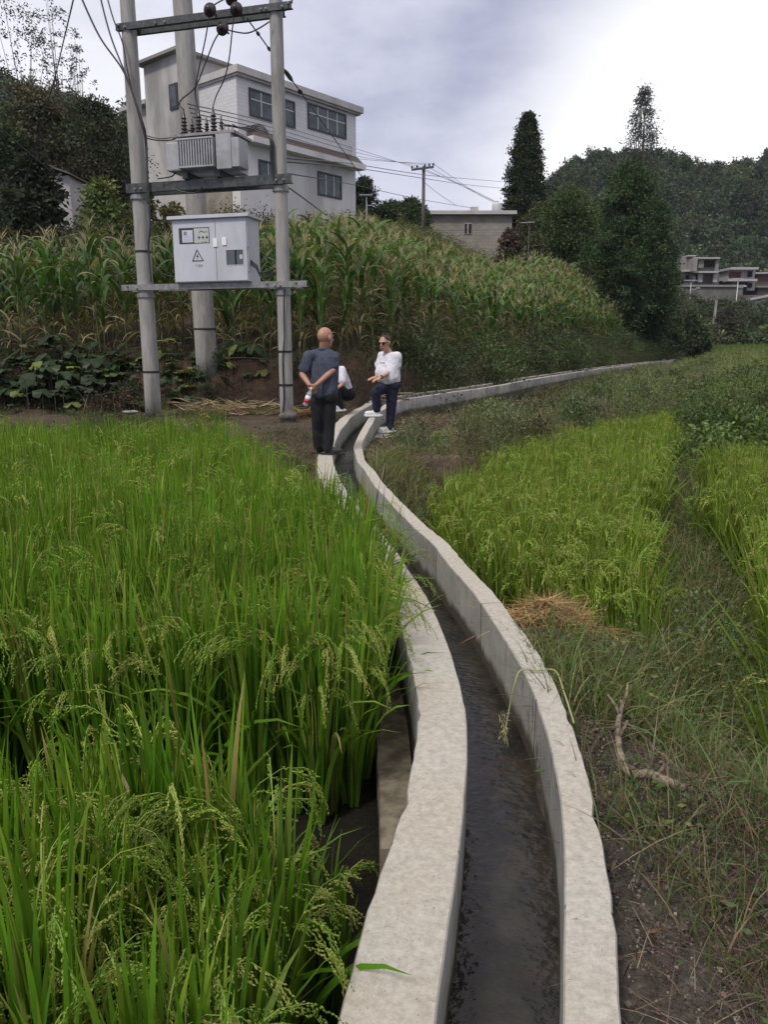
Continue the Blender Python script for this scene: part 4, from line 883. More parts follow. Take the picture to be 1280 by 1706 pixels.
a, b = scatter((1.8, 26, 14.0, 56), 1.0, lambda x, y: bandtest(x, y) & (y < 1.25 * x + 21) & (x / y < .42) & (chan_dist(x, y)[0] > 1.9)); k = rng.random(len(a)) < .7; a, b = a[k], b[k]
bushes('bushy weed clumps between the right rice plots and the far channel', a, b, (.35, .85), (.3, .62), BC, 71)
a, b = scatter((2.6, 20, 18, 58), 1.5, lambda x, y: (chan_dist(x, y)[1] > 0) & (chan_dist(x, y)[0] > .55) & (chan_dist(x, y)[0] < 1.3) & (x / y < .36)); k = rng.random(len(a)) < .45; a, b = a[k], b[k]
bushes('small weed clumps leaning on the outer face of the far channel', a, b, (.2, .4), (.25, .45), BC, 72, .05)
a, b = scatter((.6, 22, 15.5, 64), 1.25, lambda x, y: (y - yb(x) > 1.2) & (y - yb(x) < 6) & (x < .36 * y)); k = rng.random(len(a)) < .8; a, b = a[k], b[k]
bushes('dark bushes on the uphill verge below the maize', a, b, (.6, 1.5), (.5, 1.0), [(.035, .06, .022), (.045, .07, .028), (.055, .065, .032), (.05, .085, .028)], 73, .085, 44, 36)
a, b = scatter((-9, -1.6, 14.9, 16.8), .42, lambda x, y: (y - yb(x) > .1) & (wob(x, y, .7) > -.1) & ~((np.abs(x + 4.15) < .4) & (y < 16.8))); k = rng.random(len(a)) < .5; a, b = a[k], b[k]
bushes('low dark growth clinging to the earth bank behind the poles', a, b, (.2, .5), (.2, .4), [(.04, .06, .026), (.06, .06, .035), (.075, .055, .038), (.05, .08, .03)], 77, .045, 28, 30)
a, b = scatter((5.6, 13, 12.6, 22), .8, lambda x, y: bandtest(x, y) & (x > .40 * y)); 
bushes('green bushes on the mound at the right edge', a, b, (.3, .65), (.35, .65), [(.06, .11, .03), (.075, .13, .035), (.06, .09, .035)], 74, .07)
a, b = scatter((.55, 2.6, 5.0, 13), .55, lambda x, y: right_bank(x, y) & (chan_dist(x, y)[0] > .6) & (x < .5 * y)); k = rng.random(len(a)) < .5; a, b = a[k], b[k]
bushes('low leafy clumps on the bank between the channel and the right rice plot', a, b, (.15, .36), (.14, .3), BC, 75, .03, 26, 30)
a, b = scatter((-19, -2.4, 20, 34), .95, lambda x, y: (y - yb(x) > np.interp(x, [-12, -7, -4.2, -2.6], [5.4, 6.0, 7.5, 14])) & (x > -.62 * y))
bushes('olive and brown scrub above the maize at left', a, b, (.9, 2.3), (.5, 1.0), [(.07, .085, .035), (.085, .075, .045), (.055, .08, .03), (.10, .10, .05), (.05, .055, .03)], 76, .085, 44, 34)
# wooded hills
def forest(name, label, n, xr, yr, test, hr, rr, ncl, per, ls, cols, con, seed):
    r_ = np.random.default_rng(seed); V = Veg(); k = 0; tries = 0
    xs = r_.uniform(*xr, n * 6); ys = r_.uniform(*yr, n * 6); ok = test(xs, ys); xs, ys = xs[ok][:n], ys[ok][:n]; zs = hz(xs, ys)
    for x, y, z in zip(xs, ys, zs):
        k += 1; h = r_.uniform(*hr); c = np.array(cols[r_.integers(len(cols))]) * r_.uniform(.75, 1.3)
        cone = r_.random() < con
        crown(V, (x, y, z + h * .1), h * .9, r_.uniform(*rr) * (.7 if cone else 1), 'cone' if cone else 'round', ncl, per, ls, c, c * 1.5, .25, seed * 1000 + k, .3, .25)
    return tag(V.build(name, M['tree']), label, 'woodland', kind='stuff')
HC = [(.042, .062, .04), (.05, .078, .042), (.06, .085, .046), (.045, .058, .042), (.07, .08, .04)]
forest('wooded_hill', 'dark pine wood covering the hill behind the house at left', 520, (-95, -8), (56, 118), lambda x, y: (x / y < -.12) & (x / y > -.62) & (hz(x, y) > 9.5), (4.5, 7.5), (1.1, 2.0), 44, 22, .36, HC, .65, 2)
forest('wooded_hill', 'dark wooded hill rising behind the far houses on the right', 1300, (20, 175), (158, 272), lambda x, y: (x / y > .11) & (x / y < .58) & (y > 160 + 0 * x), (5, 9), (1.9, 3.4), 36, 18, .78, HC, .4, 4)
forest('hillside_scrub', 'dark scrub covering the slope below the far houses', 520, (26, 100), (92, 143), lambda x, y: (x / y > .35) & (x / y < .56), (1.0, 2.6), (1.2, 2.4), 26, 18, .42, [(.045, .068, .032), (.055, .08, .036), (.07, .07, .045)], .0, 5)
# rice terraces far right
V = Veg()
for (y0, y1, x0, x1) in ((64, 72, 27, 44), (76, 86, 32, 52), (92, 106, 38, 64)):
    a, b = scatter((x0, x1, y0, y1), .42)
    n = len(a) * 7; i = np.repeat(np.arange(len(a)), 7)
    V.blades(np.stack([a[i] + rng.normal(0, .15, n), b[i] + rng.normal(0, .15, n), hz(a, b)[i]], 1), U(0, 6.28, n), U(.5, .8, n), np.full(n, .05), U(.05, .3, n), U(.2, 1.2, n), tones(n, (.085, .14, .03), .15), 2)
tag(V.build('rice_terraces', M['rice']), 'far green rice terraces at the right edge', 'rice', kind='stuff')
# ------------------------------------------------------------------ white house
HD = rad(40); d1 = np.array([math.sin(HD), math.cos(HD), 0]); d2 = np.array([-math.cos(HD), math.sin(HD), 0])
A = R(397, 230, 39.0); A[2] = 6.4
house = thing('white_house', A, 'three storey white house with dark windows on the hill behind the transformer poles', 'house', rz=math.atan2(d1[1], d1[0]))
def fpx(px, py, back=0.0):                # pixel -> facade coordinates (u along, z up)
    n_ = np.array([d1[1], -d1[0], 0]); d = ray(px, py); o = np.array([0, 0, H]); a0 = A - n_ * back
    t = np.dot(a0 - o, n_) / np.dot(d, n_); p = o + d * t - A
    return float(np.dot(p, d1)), float(p[2])
def lpx(px, py, off=0.0):                 # pixel -> left face coordinates (v along d2, z up)
    d = ray(px, py); o = np.array([0, 0, H]); a0 = A + d1 * off
    t = np.dot(a0 - o, d1) / np.dot(d, d1); p = o + d * t - A
    return float(np.dot(p, d2)), float(p[2])
UB = fpx(592, 230)[0]; zc_t = fpx(397, 112)[1]; zc_b = fpx(397, 124)[1]; zb = fpx(500, 252)[1]; DL = lpx(326, 150)[0]
HB = dict(parent=house, local=True)
MB().box(0, UB, 0, DL, 0, zb).build('lower_wall', M['plaster'], **HB)
MB().box(-.03, UB + .03, -.03, DL, zb, zc_b).build('upper_wall', M['tile'], **HB)
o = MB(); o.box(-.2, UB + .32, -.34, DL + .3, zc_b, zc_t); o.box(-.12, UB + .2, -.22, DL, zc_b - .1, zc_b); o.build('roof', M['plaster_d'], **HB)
o = MB(); o.add([(0.5, -.03, zb + .45), (UB + .1, -.03, zb + .45), (UB + .1, -.55, zb), (.5, -.55, zb), (.5, -.03, zb), (UB + .1, -.03, zb)], [(0, 3, 2, 1), (0, 4, 3), (1, 2, 5), (3, 4, 5, 2), (0, 1, 5, 4)]); o.build('canopy', M['maroon'], **HB)
MB().box(.4, UB + .2, -.6, -.035, zb - .28, zb - .003).build('ledge', M['plaster'], **HB)
def window(u0, u1, z0, z1, cols, rows, y=-.03):
    f_ = MB(); t = .09
    f_.box(u0, u1, y - .05, y + .02, z1 - t, z1); f_.box(u0, u1, y - .05, y + .02, z0, z0 + t); f_.box(u0, u0 + t, y - .05, y + .02, z0 + t, z1 - t); f_.box(u1 - t, u1, y - .05, y + .02, z0 + t, z1 - t)
    fr_ = f_.build('window', M['frame'], **HB); LOC[fr_] = LOC[house]
    MB().box(u0 + t, u1 - t, y - .015, y + .01, z0 + t, z1 - t).build('pane', M['glass_d'], fr_, local=True)
    m_ = MB()
    for k in range(1, cols): uu = u0 + (u1 - u0) * k / cols; m_.box(uu - .03, uu + .03, y - .04, y - .012, z0 + t, z1 - t)
    for k in range(1, rows): zz = z0 + (z1 - z0) * (.62 if rows == 2 else k / rows); m_.box(u0 + t, u1 - t, y - .038, y - .013, zz - .025, zz + .025)
    if cols > 1 or rows > 1: m_.build('mullions', M['alu'], fr_, local=True)
def win_px(x0, y0, x1, y1, c, r, y=-.03):
    a_, b_ = fpx(x0, y0), fpx(x1, y1); z1_ = (fpx(x0, y0)[1]); window(a_[0], b_[0], b_[1], z1_, c, r, y)
win_px(413, 145.5, 491, 215, 4, 2); win_px(511, 170, 576, 233, 4, 2); win_px(528.5, 284.5, 569, 333, 3, 1, 0); win_px(430, 265, 462, 300, 2, 1, 0)
# stair tower, annex
vt0, zt_ = lpx(318, 96); vt1 = lpx(264, 108)[0]; vt0 = DL - .02
zt_ = lpx(320, 97)[1]
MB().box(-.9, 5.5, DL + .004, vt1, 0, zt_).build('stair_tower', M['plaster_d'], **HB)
MB().box(-1.25, 5.8, DL - .35, vt1 + .3, zt_, zt_ + .14).build('tower_roof', M['farwall'], **HB)
wa, wz1 = lpx(282, 142, -.9); wb, wz0 = lpx(298, 180, -.9)
f_ = MB(); f_.box(-.96, -.89, min(wa, wb), max(wa, wb), wz0, wz1); fw = f_.build('window', M['frame'], **HB); LOC[fw] = LOC[house]
MB().box(-.975, -.955, min(wa, wb) + .12, max(wa, wb) - .12, wz0 + .1, wz1 - .1).build('pane', M['glass_d'], fw, local=True)
va = lpx(232, 200)[0]; za = lpx(250, 178)[1]
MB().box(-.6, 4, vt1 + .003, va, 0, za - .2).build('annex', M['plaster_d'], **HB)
MB().box(-.95, 4, vt1 + .003, va + .4, za - .2, za).build('annex_roof', M['fadewhite'], **HB)
MB().box(-.06, -.004, .6, DL, .2, 3.3).build('bare_wall', M['plaster_b'], **HB)

# ------------------------------------------------------------------ stone house, shed, far houses
def front_house(name, label, px0, px1, top, bot, Y_, depth, mat, slab=True, cat='house'):
    p0 = R(px0, top, Y_); p1 = R(px1, top, Y_); zb_ = min(R(px0, bot, Y_)[2], float(hz((p0[0] + p1[0]) / 2, Y_)[0])) - .6
    t = thing(name, ((p0[0] + p1[0]) / 2, Y_, zb_), label, cat)
    return t, p0, p1, zb_
t, p0, p1, zb_ = front_house('stone_house', 'low grey block house with flat slab roof and one small window on the hilltop', 714, 854, 357, 412, 63, 6, None)
zt2 = R(714, 358, 63)[2]
MB().box(p0[0], p1[0], 63, 69, zb_, zt2).build('wall', M['block'], t)
rf = MB().box(p0[0] - .3, p1[0] + .3, 62.6, 69.4, zt2, R(714, 352, 63)[2]).build('roof', M['plaster_d'], t)
a_, b_ = R(774, 372, 63), R(786, 390, 63)
wn_ = MB().box(a_[0], b_[0], 62.94, 63.02, b_[2], a_[2]).build('window', M['fadewhite'], t)
MB().box(a_[0] + .03, a_[0] + .22, 62.92, 62.97, b_[2] + .05, a_[2] - .05).box(b_[0] - .25, b_[0] - .03, 62.92, 62.97, b_[2] + .05, a_[2] - .05).build('pane', M['dark'], wn_)
a_, b_ = R(785, 345, 64), R(797, 352, 64)
ch = MB().box(a_[0], b_[0], 63.8, 64.6, zt2 + .1, a_[2]).build('chimney', M['plaster_d'], t)
q = R(828, 352, 64); top_ = R(828, 336, 64)[2]
tk = thing('water_tank', (q[0], 64, q[2]), 'shiny rounded water tank on the roof of the stone house', 'water tank')
MB().lathe((q[0], 64, q[2] - .1), (q[0], 64, q[2] + 1), [(0, .34), (.12, .38), (.55, .38), (.68, .33), (.78, .18), (.8, .05)], 18).build('tank_body', M['alu'], tk, smooth=True)
MB().lathe((q[0], 64, q[2] + .68), (q[0], 64, q[2] + 2), [(0, .13), (.06, .13), (.08, .06)], 12).build('lid', M['steel_l'], tk, smooth=True)
# pale shed behind the bush at left
p0 = R(62, 288, 30); p1 = R(114, 288, 30); zs = float(hz(p0[0], 30)[0]) - .4; ztp = R(90, 292, 30)[2]
t = thing('shed', ((p0[0] + p1[0]) / 2, 30, zs), 'pale walled shed half hidden behind the black green bush', 'shed')
MB().box(p0[0], p1[0], 30, 33, zs, ztp).build('wall', M['fadewhite'], t)
MB().add([(p0[0] - .4, 29.7, ztp + .55), (p1[0] + .15, 29.7, ztp - .02), (p1[0] + .15, 33.3, ztp - .02), (p0[0] - .4, 33.3, ztp + .55), (p0[0] - .4, 29.7, ztp + .61), (p1[0] + .15, 29.7, ztp + .04), (p1[0] + .15, 33.3, ztp + .04), (p0[0] - .4, 33.3, ztp + .61)], [(0, 3, 2, 1), (4, 5, 6, 7), (0, 1, 5, 4), (1, 2, 6, 5), (2, 3, 7, 6), (3, 0, 4, 7)]).build('roof', M['rock'], t)
# far houses (160 m)
FY = 152
def fp(px, py, y=FY): return R(px, py, y)
def fbox(m, x0, x1, y0p, y1p, y, dep):
    a_ = fp(x0, y0p, y); b_ = fp(x1, y1p, y); m.box(a_[0], b_[0], y, y + dep, b_[2], a_[2]); return m
def far_house(name, label, xc, items, y=FY):
    p = fp(xc, 482, y); t = thing(name, (p[0], y, p[2]), label, 'house')
    for nm, mat, rects in items:
        m = MB()
        for (x0, x1, y0p, y1p, fwd, dep) in rects: fbox(m, x0, x1, y0p, y1p, y - fwd, dep)
        m.build(nm, M[mat], t)
    return t
far_house('far_house', 'unfinished grey two storey house with open upper floor above the retaining wall', 1168, [
    ('wall', 'farwall', [(1137, 1157, 427, 451, 0, 8), (1157, 1198, 430, 452, 0, .4), (1157, 1162, 430, 452, 3, 3), (1137, 1198, 455, 476, 0, 8)]),
    ('floor_slab', 'fadewhite', [(1137, 1157, 449, 452.5, 1.5, 10), (1156, 1198, 451.5, 454.5, 1.7, 10)]),
    ('roof', 'fadewhite', [(1147, 1161, 425, 427, 1, 10), (1158, 1201, 428.5, 431, 2, 10)]),
    ('pillar', 'farwall', [(1166, 1173, 431, 446, 1.4, .5)]), ('pillar', 'farwall', [(1194, 1198, 431, 451.5, 1.4, .5)]),
    ('opening', 'dark', [(1158, 1166, 433, 445, .25, .3), (1173, 1194, 433, 445, .25, .3)]),
    ('doorway', 'dark', [(1160, 1164, 457, 470, .3, .4)]), ('shutter', 'maroon', [(1172, 1189, 456, 471, .3, .4)]),
    ('pillar', 'fadewhite', [(1165, 1171, 456, 470, .9, .5)]), ('pillar', 'fadewhite', [(1190, 1196, 456, 470, .9, .5)]),
    ('window', 'dark', [(1144, 1149, 458, 468, .3, .4)]), ('door', 'fadewhite', [(1155, 1159, 460, 470, .3, .4)])])
far_house('far_house', 'pinkish two storey house with balcony and white roof edge at the far right', 1236, [
    ('wall', 'fadewhite', [(1215, 1258, 449, 466, 0, 8), (1222, 1258, 468, 484, 0, 8)]),
    ('roof', 'fadewhite', [(1219, 1265, 445, 449, 2, 11)]), ('balcony', 'fadewhite', [(1214, 1263, 464.5, 468.5, 2, 2.3)]),
    ('curtain', 'redpaint', [(1217, 1227, 453, 463, .3, .4)]), ('curtain', 'redpaint', [(1230, 1235, 453, 463, .3, .4)]),
    ('window', 'dark', [(1248, 1254, 452, 461, .3, .4)]), ('doorway', 'dark', [(1239, 1245, 471, 484, .3, .4)]),
    ('window', 'dark', [(1230, 1236, 471, 477, .3, .4)]), ('window', 'dark', [(1248, 1254, 472, 479, .3, .4)])], FY + 2)
far_house('far_house', 'dull brick house cut by the right edge of the photo', 1280, [
    ('wall', 'brickred', [(1262, 1330, 456, 476, 0, 8)]), ('roof', 'fadewhite', [(1261, 1332, 453.5, 456, 1, 10)]),
    ('floor_band', 'farwall', [(1262, 1330, 476, 479, .5, 8)]), ('lower_wall', 'maroon', [(1264, 1330, 479, 495, 0, 8)])], FY + 5)
p0 = fp(1128, 478, FY - 6); p1 = fp(1236, 512, FY - 6)
t = thing('retaining_wall', ((p0[0] + p1[0]) / 2, FY - 6, p1[2] - 2), 'long grey stone retaining wall below the far houses', 'retaining wall', kind='thing')
MB().box(p0[0], p1[0], FY - 6, FY - 5, p1[2] - 2, p0[2]).build('masonry', M['retain'], t)
MB().box(p0[0] - .3, p1[0] + .3, FY - 6.3, FY - 4, p0[2], p0[2] + .35).build('coping', M['farwall'], t)
p0 = fp(1230, 488, FY - 8); p1 = fp(1300, 500, FY - 8)
t = thing('road_wall', ((p0[0] + p1[0]) / 2, FY - 8, p1[2] - 2), 'low grey wall along the road under the brick house', 'wall', kind='thing')
MB().box(p0[0], p1[0], FY - 8, FY - 6.6, p1[2] - 3, p0[2] - .4).build('masonry', M['retain'], t)
MB().add([(p0[0] - .5, FY - 8.2, p1[2] - .6), (p1[0], FY - 8.2, p0[2] - .3), (p1[0], FY - 6.5, p0[2] - .3), (p0[0] - .5, FY - 6.5, p1[2] - .6), (p0[0] - .5, FY - 8.2, p1[2] - .2), (p1[0], FY - 8.2, p0[2] + .1), (p1[0], FY - 6.5, p0[2] + .1), (p0[0] - .5, FY - 6.5, p1[2] - .2)], [(0, 3, 2, 1), (4, 5, 6, 7), (0, 1, 5, 4), (1, 2, 6, 5), (2, 3, 7, 6), (3, 0, 4, 7)]).build('coping', M['fadewhite'], t)

# ------------------------------------------------------------------ transformer poles
def cpole(label, px, py, Y_, top, r0, r1, group='concrete poles of the transformer', lean=0.0, ties=()):
    p = R(px, py, Y_); t = thing('concrete_pole', p, label, 'pole', group)
    m = MB(); q = np.linspace(0, 1, 24)
    pts = [p + np.array([lean * k, 0, -.3 + (top + .3 - p[2]) * k]) for k in q]
    m.tube(pts, [r0 + (r1 - r0) * k for k in q], 20).build('shaft', M['pole'], t, smooth=True)
    for z in ties:
        k = (z - p[2]) / (top - p[2]); r = r0 + (r1 - r0) * k + .006
        c = p + np.array([lean * k, 0, z - p[2]]); m = MB(); m.lathe(c - (0, 0, .018), c + (0, 0, 1), [(0, r), (.036, r)], 20); m.build('tie_wire' , M['black'], t)
    return p, t
pL, poleL = cpole('left concrete transformer pole with stained shaft and shaded side rising from the path', 255, 678, 14.35, 11, .146, .108, ties=(.95, 3.05))  # dark side is plain shading from the sun; stains lie at random
pR, poleR = cpole('right concrete transformer pole with straight grey shaft beside the bald man', 478, 692, 13.6, 11, .120, .097, ties=(.75, 1.32))
pM, poleM = cpole('thick concrete pole behind the cabinet leaning slightly left', 345, 606, 16.4, 11, .225, .165, lean=-.20, ties=(1.75,))
ax = (pR - pL); ax[2] = 0; ax /= np.linalg.norm(ax); nrmP = np.array([ax[1], -ax[0], 0])      # towards the camera
nrmP = nrmP if nrmP[1] < 0 else -nrmP
UPV = np.array([0, 0, 1.])
def frame_pt(px, py, off=0.0):             # pixel on the plane of the two poles, moved off toward the camera
    d = ray(px, py); o_ = np.array([0, 0, H]); a0 = np.array([pL[0], pL[1], 0]) + nrmP * off
    return o_ + d * (np.dot(a0 - o_, nrmP) / np.dot(d, nrmP))
def channel_beam(m, a, b, h, off, dep=.06):
    a = np.array(a); b = np.array(b); b[2] = a[2]
    m.bar(a + nrmP * off, b + nrmP * off, nrmP * .012, UPV * h)
    m.bar(a + nrmP * (off - dep / 2 - .006) + UPV * (h / 2 - .006), b + nrmP * (off - dep / 2 - .006) + UPV * (h / 2 - .006), nrmP * dep, UPV * .012)
    m.bar(a + nrmP * (off - dep / 2 - .006) - UPV * (h / 2 - .006), b + nrmP * (off - dep / 2 - .006) - UPV * (h / 2 - .006), nrmP * dep, UPV * .012)
def bolts(parent, pts, r=.02, mat='steel_l'):
    for p in pts:
        m = MB(); m.lathe(p, p + nrmP, [(0, r), (.02, r), (.022, r * .5), (.045, r * .5)], 6); m.build('bolt', M[mat], parent)
def beam_set(name, label, cat, px0, px1, py, h, off, mat, boltpx, z=None):
    a_ = frame_pt(px0, py, off); b_ = frame_pt(px1, py, off); zz = frame_pt((px0 + px1) / 2, py, off)[2] if z is None else z
    a_[2] = zz; b_[2] = zz; a_ -= nrmP * off; b_ -= nrmP * off
    t = thing(name, (a_ + b_) / 2, label, cat, 'steel beams across the poles')
    m = MB(); channel_beam(m, a_, b_, h, off); m.build('front_channel', M[mat], t)
    m = MB(); channel_beam(m, a_ + ax * .02, b_ - ax * .22, h, -off + .03); m.build('rear_channel', M[mat], t)
    bp = []
    for bx in boltpx:
        k = (bx - px0) / (px1 - px0); bp += [a_ + (b_ - a_) * k + nrmP * (off + .006) + UPV * (.02 if int(bx) % 2 else -.02)]
    bolts(t, bp); return t, a_, b_, zz
topb, ta, tb, tz = beam_set('steel_beam', 'topmost dark steel beam carrying round insulators', 'beam', 191, 486, 26.5, .105, .135, 'steel', (197, 208, 262, 278, 400, 438, 446, 472, 481))
midb, ma, mb_, mz = beam_set('steel_beam', 'dark steel platform beam under the grey transformer', 'beam', 209, 486, 305.5, .15, .165, 'steel', (226, 236, 462, 474))
lowb, la, lb, lz = beam_set('steel_beam', 'light grey steel beam under the white cabinet', 'beam', 202, 511, 476, .10, .165, 'steel_l', (213, 230, 449, 462, 470, 495))
for t_, z_b in ((midb, mz), (lowb, lz)):
    for pp, rr_ in ((pL, .15), (pR, .125)):
        m = MB(); m.lathe((pp[0], pp[1], z_b - .17), (pp[0], pp[1], z_b + 1), [(0, rr_ + .012), (.07, rr_ + .012)], 20); m.build('clamp_band', M['steel_l'], t_)
# disc insulators hang from the cross arm
def disc(px, py, off, label):
    c = frame_pt(px, py, off); o = thing('disc_insulator', c, label, 'insulator', 'round insulators at the cross arm')
    m = MB(); m.lathe(c - nrmP * .05, c + nrmP, [(0, .02), (.01, .085), (.035, .108), (.06, .10), (.075, .045), (.12, .04), (.13, .02)], 20); m.build('disc', M['ins'], o, smooth=True)
    m = MB(); m.tube([c - nrmP * .05, c - nrmP * .22], .016, 8); m.build('pin', M['steel'], o); return c
i1 = disc(349, 16, .34, 'dark round insulator on the left end of the pair above the cross arm')
i2 = disc(393, 15, .34, 'dark round insulator right of the pair on the cross arm')
i3 = disc(370, 47, .34, 'dark round insulator hanging below the cross arm')
i4 = disc(385, -3, .22, 'dark round insulator at the top edge of the photo')
# transformer
tx0, tx1 = 277, 387; tt = frame_pt(332, 226, .1); tz1 = tt[2]; tz0 = mz + .083
q0 = frame_pt(276, 260, .30); q1 = frame_pt(385, 260, .30); wT = np.dot(q1 - q0, ax); cT = (q0 + q1) / 2; cT[2] = tz0
trf = thing('transformer', cT - nrmP * .3, 'light grey pole mounted transformer with vertical cooling fins and three black bushings', 'transformer')
def tb_(m, u0, u1, f0, f1, z0, z1): m.obox(cT + ax * u0 + nrmP * f0 + UPV * z0, ax * (u1 - u0), nrmP * (f1 - f0), UPV * (z1 - z0)); return m
hT = tz1 - tz0; hw = wT / 2
tb_(MB(), -hw * .62, hw * .54, -.62, -.30, .10, hT - .04).build('tank', M['tank'], trf, bevel=.01)
tb_(MB(), -hw, -hw * .55, -.5, -.0, .12, hT - .12).build('left_radiator', M['tank'], trf, bevel=.02)
tb_(MB(), -hw * .85, hw * 1.1, -.70, -.02, hT - .04, hT).build('cover_plate', M['steel_l'], trf)
q2 = frame_pt(412, 260, .1); u2 = np.dot(q2 - cT, ax)
tb_(MB(), hw + .004, u2 - .05, -.34, .0, .12, hT - .12).build('terminal_box', M['tank'], trf, bevel=.01)
m = MB(); nf = 14; f0_, f1_ = -hw * .60, hw * .52
for k in range(nf):
    u = f0_ + (f1_ - f0_) * (k + .5) / nf; tb_(m, u - .011, u + .011, -.30, .06, .14, hT - .09)
m.build('cooling_fins', M['tank'], trf)
tb_(MB(), f0_, f1_, .061, .070, .14, .165).build('fin_rail', M['tank'], trf); tb_(MB(), f0_, f1_, .061, .070, hT - .115, hT - .09).build('fin_rail', M['tank'], trf)
tb_(MB(), hw * .545, hw, -.62, .0, .1, hT - .05).build('side_panel', M['tank'], trf, bevel=.008)
for u in (-hw * .5, hw * .5): tb_(MB(), u - .05, u + .05, -.6, -.06, 0, .10).build('support_foot', M['steel'], trf)
bt = []
for px in (309, 333.5, 358):
    b0 = frame_pt(px, 222, -.05); b0[2] = tz1; u = np.dot(b0 - cT, ax); b0 = cT + ax * u - nrmP * .32 + UPV * hT
    pr = [(0, .035)]
    for k in range(6): z = .03 + k * .055; pr += [(z, .03), (z + .008, .062 - .003 * k), (z + .022, .056 - .003 * k), (z + .04, .03)]
    pr += [(.38, .025), (.40, .016), (.46, .014)]
    m = MB(); m.lathe(b0, b0 + UPV, pr, 16); m.build('bushing', M['ins'], trf, smooth=True)
    m = MB(); c2 = b0 + ax * .07 - nrmP * .14; m.lathe(c2, c2 + UPV, [(0, .03)] + [(x_p * .75, r_p * .8) for x_p, r_p in pr[1:]], 14); m.build('arrester', M['ins'], trf, smooth=True)
    bt.append(b0 + UPV * .46)
for k in range(4):
    c2 = cT + ax * (hw * .55 + k * .07) - nrmP * .2 + UPV * hT; m = MB(); m.lathe(c2, c2 + UPV, [(0, .022), (.03, .03), (.05, .02), (.07, .018), (.08, .01), (.1, .01)], 10); m.build('low_voltage_terminal', M['steel_l'], trf)
# cabinet on the lower beam
q0 = frame_pt(289, 420, .24); q1 = frame_pt(413, 420, .24); wC = np.dot(q1 - q0, ax); cC = (q0 + q1) / 2; zC0 = lz + .055; zC1 = frame_pt(350, 364, .24)[2]; cC[2] = zC0; hC = zC1 - zC0
cab = thing('distribution_cabinet', cC - nrmP * .25, 'white metal electrical cabinet with warning triangle and small window on the lower beam', 'electrical cabinet')
def cb(m, u0, u1, f0, f1, z0, z1): m.obox(cC + ax * u0 + nrmP * f0 + UPV * z0, ax * (u1 - u0), nrmP * (f1 - f0), UPV * (z1 - z0)); return m
hc = wC / 2
cb(MB(), -hc, hc, -.46, 0, 0, hC).build('body', M['cab'], cab, bevel=.006)
m = MB(); m.add([cC + ax * u + nrmP * f_ + UPV * z for (u, f_, z) in ((-hc - .06, .07, hC), (hc + .06, .07, hC), (hc + .06, -.52, hC), (-hc - .06, -.52, hC), (-hc - .06, .07, hC + .055), (hc + .06, .07, hC + .055), (hc + .06, -.52, hC + .03), (-hc - .06, -.52, hC + .03))], [(0, 3, 2, 1), (4, 5, 6, 7), (0, 1, 5, 4), (1, 2, 6, 5), (2, 3, 7, 6), (3, 0, 4, 7)]); m.build('roof', M['cab'], cab, bevel=.004)
us = -hc + wC * .585
dl = cb(MB(), -hc + .012, us - .004, .0, .016, .015, hC - .02).build('door', M['cab'], cab, bevel=.004); LOC[dl] = LOC[cab]
dr_ = cb(MB(), us + .004, hc - .012, .0, .016, .015, hC - .02).build('door', M['cab'], cab, bevel=.004); LOC[dr_] = LOC[cab]
def cu(px): return np.dot(frame_pt(px, 420, .256) - cC, ax)
def czv(py): return (frame_pt(350, py, .256)[2] - zC0)
def crect(px0, px1, py0, py1, f0, f1, name, mat, parent): return cb(MB(), cu(px0), cu(px1), f0, f1, czv(py1), czv(py0)).build(name, M[mat], parent)
crect(299.5, 350, 378, 405, .016, .0185, 'window_recess', 'frame', dl); crect(305, 322.5, 382, 402.5, .0187, .022, 'notice_card', 'paper', dl); crect(324.5, 349, 379.5, 404, .0187, .022, 'diagram_plate', 'plate', dl)
m = MB()
for (a0, b0, a1, b1) in ((333, 387, 337, 384), (337, 384, 341, 386.5), (341, 386.5, 346, 386)):
    m.bar(cC + ax * cu(a0) + nrmP * .0235 + UPV * czv(b0), cC + ax * cu(a1) + nrmP * .0235 + UPV * czv(b1), nrmP * .002, UPV * .012)
for k, px in enumerate((331, 337.5, 344)):
    cb(m, cu(px), cu(px + 3.8), .0222, .0245, czv(396 + k * .2), czv(394)); cb(m, cu(px + 1.5), cu(px + 2.4), .0222, .0246, czv(398), czv(392.4))
for px in (337, 340.5, 343.5): cb(m, cu(px), cu(px + 1.6), .0222, .0245, czv(403.3), czv(402))
m.build('plate_marking', M['ink'], dl)
m = MB()
for py in (385.5, 388, 393, 396.5, 399.5): cb(m, cu(307), cu(320 if py > 390 else 313), .0222, .0240, czv(py + .5), czv(py))
cb(m, cu(308), cu(313), .0222, .0242, czv(390.5), czv(384)); m.build('card_lettering', M['steel_l'], dl)
# warning triangle: outline and lightning bolt
m = MB(); A3 = [(328, 415.5), (337.8, 433.8), (320.2, 433.8)]
for k in range(3):
    (x0, y0), (x1, y1) = A3[k], A3[(k + 1) % 3]; a_ = cC + ax * cu(x0) + nrmP * .0185 + UPV * czv(y0); b_ = cC + ax * cu(x1) + nrmP * .0185 + UPV * czv(y1)
    d = (b_ - a_) / np.linalg.norm(b_ - a_); m.bar(a_ - d * .006, b_ + d * .006, nrmP * (.004 + k * .0006), np.cross(d, nrmP) * .014)
m.build('warning_triangle', M['ink'], dl)
m = MB(); z_ = [(329.5, 421), (326.6, 427), (328.6, 427), (327.2, 432), (330.6, 425.6), (328.6, 425.6)]
m.add([cC + ax * cu(x) + nrmP * .020 + UPV * czv(y) for x, y in z_], [(0, 1, 2, 5), (2, 3, 4, 5)]); m.build('lightning_mark', M['ink'], dl)
m = MB()
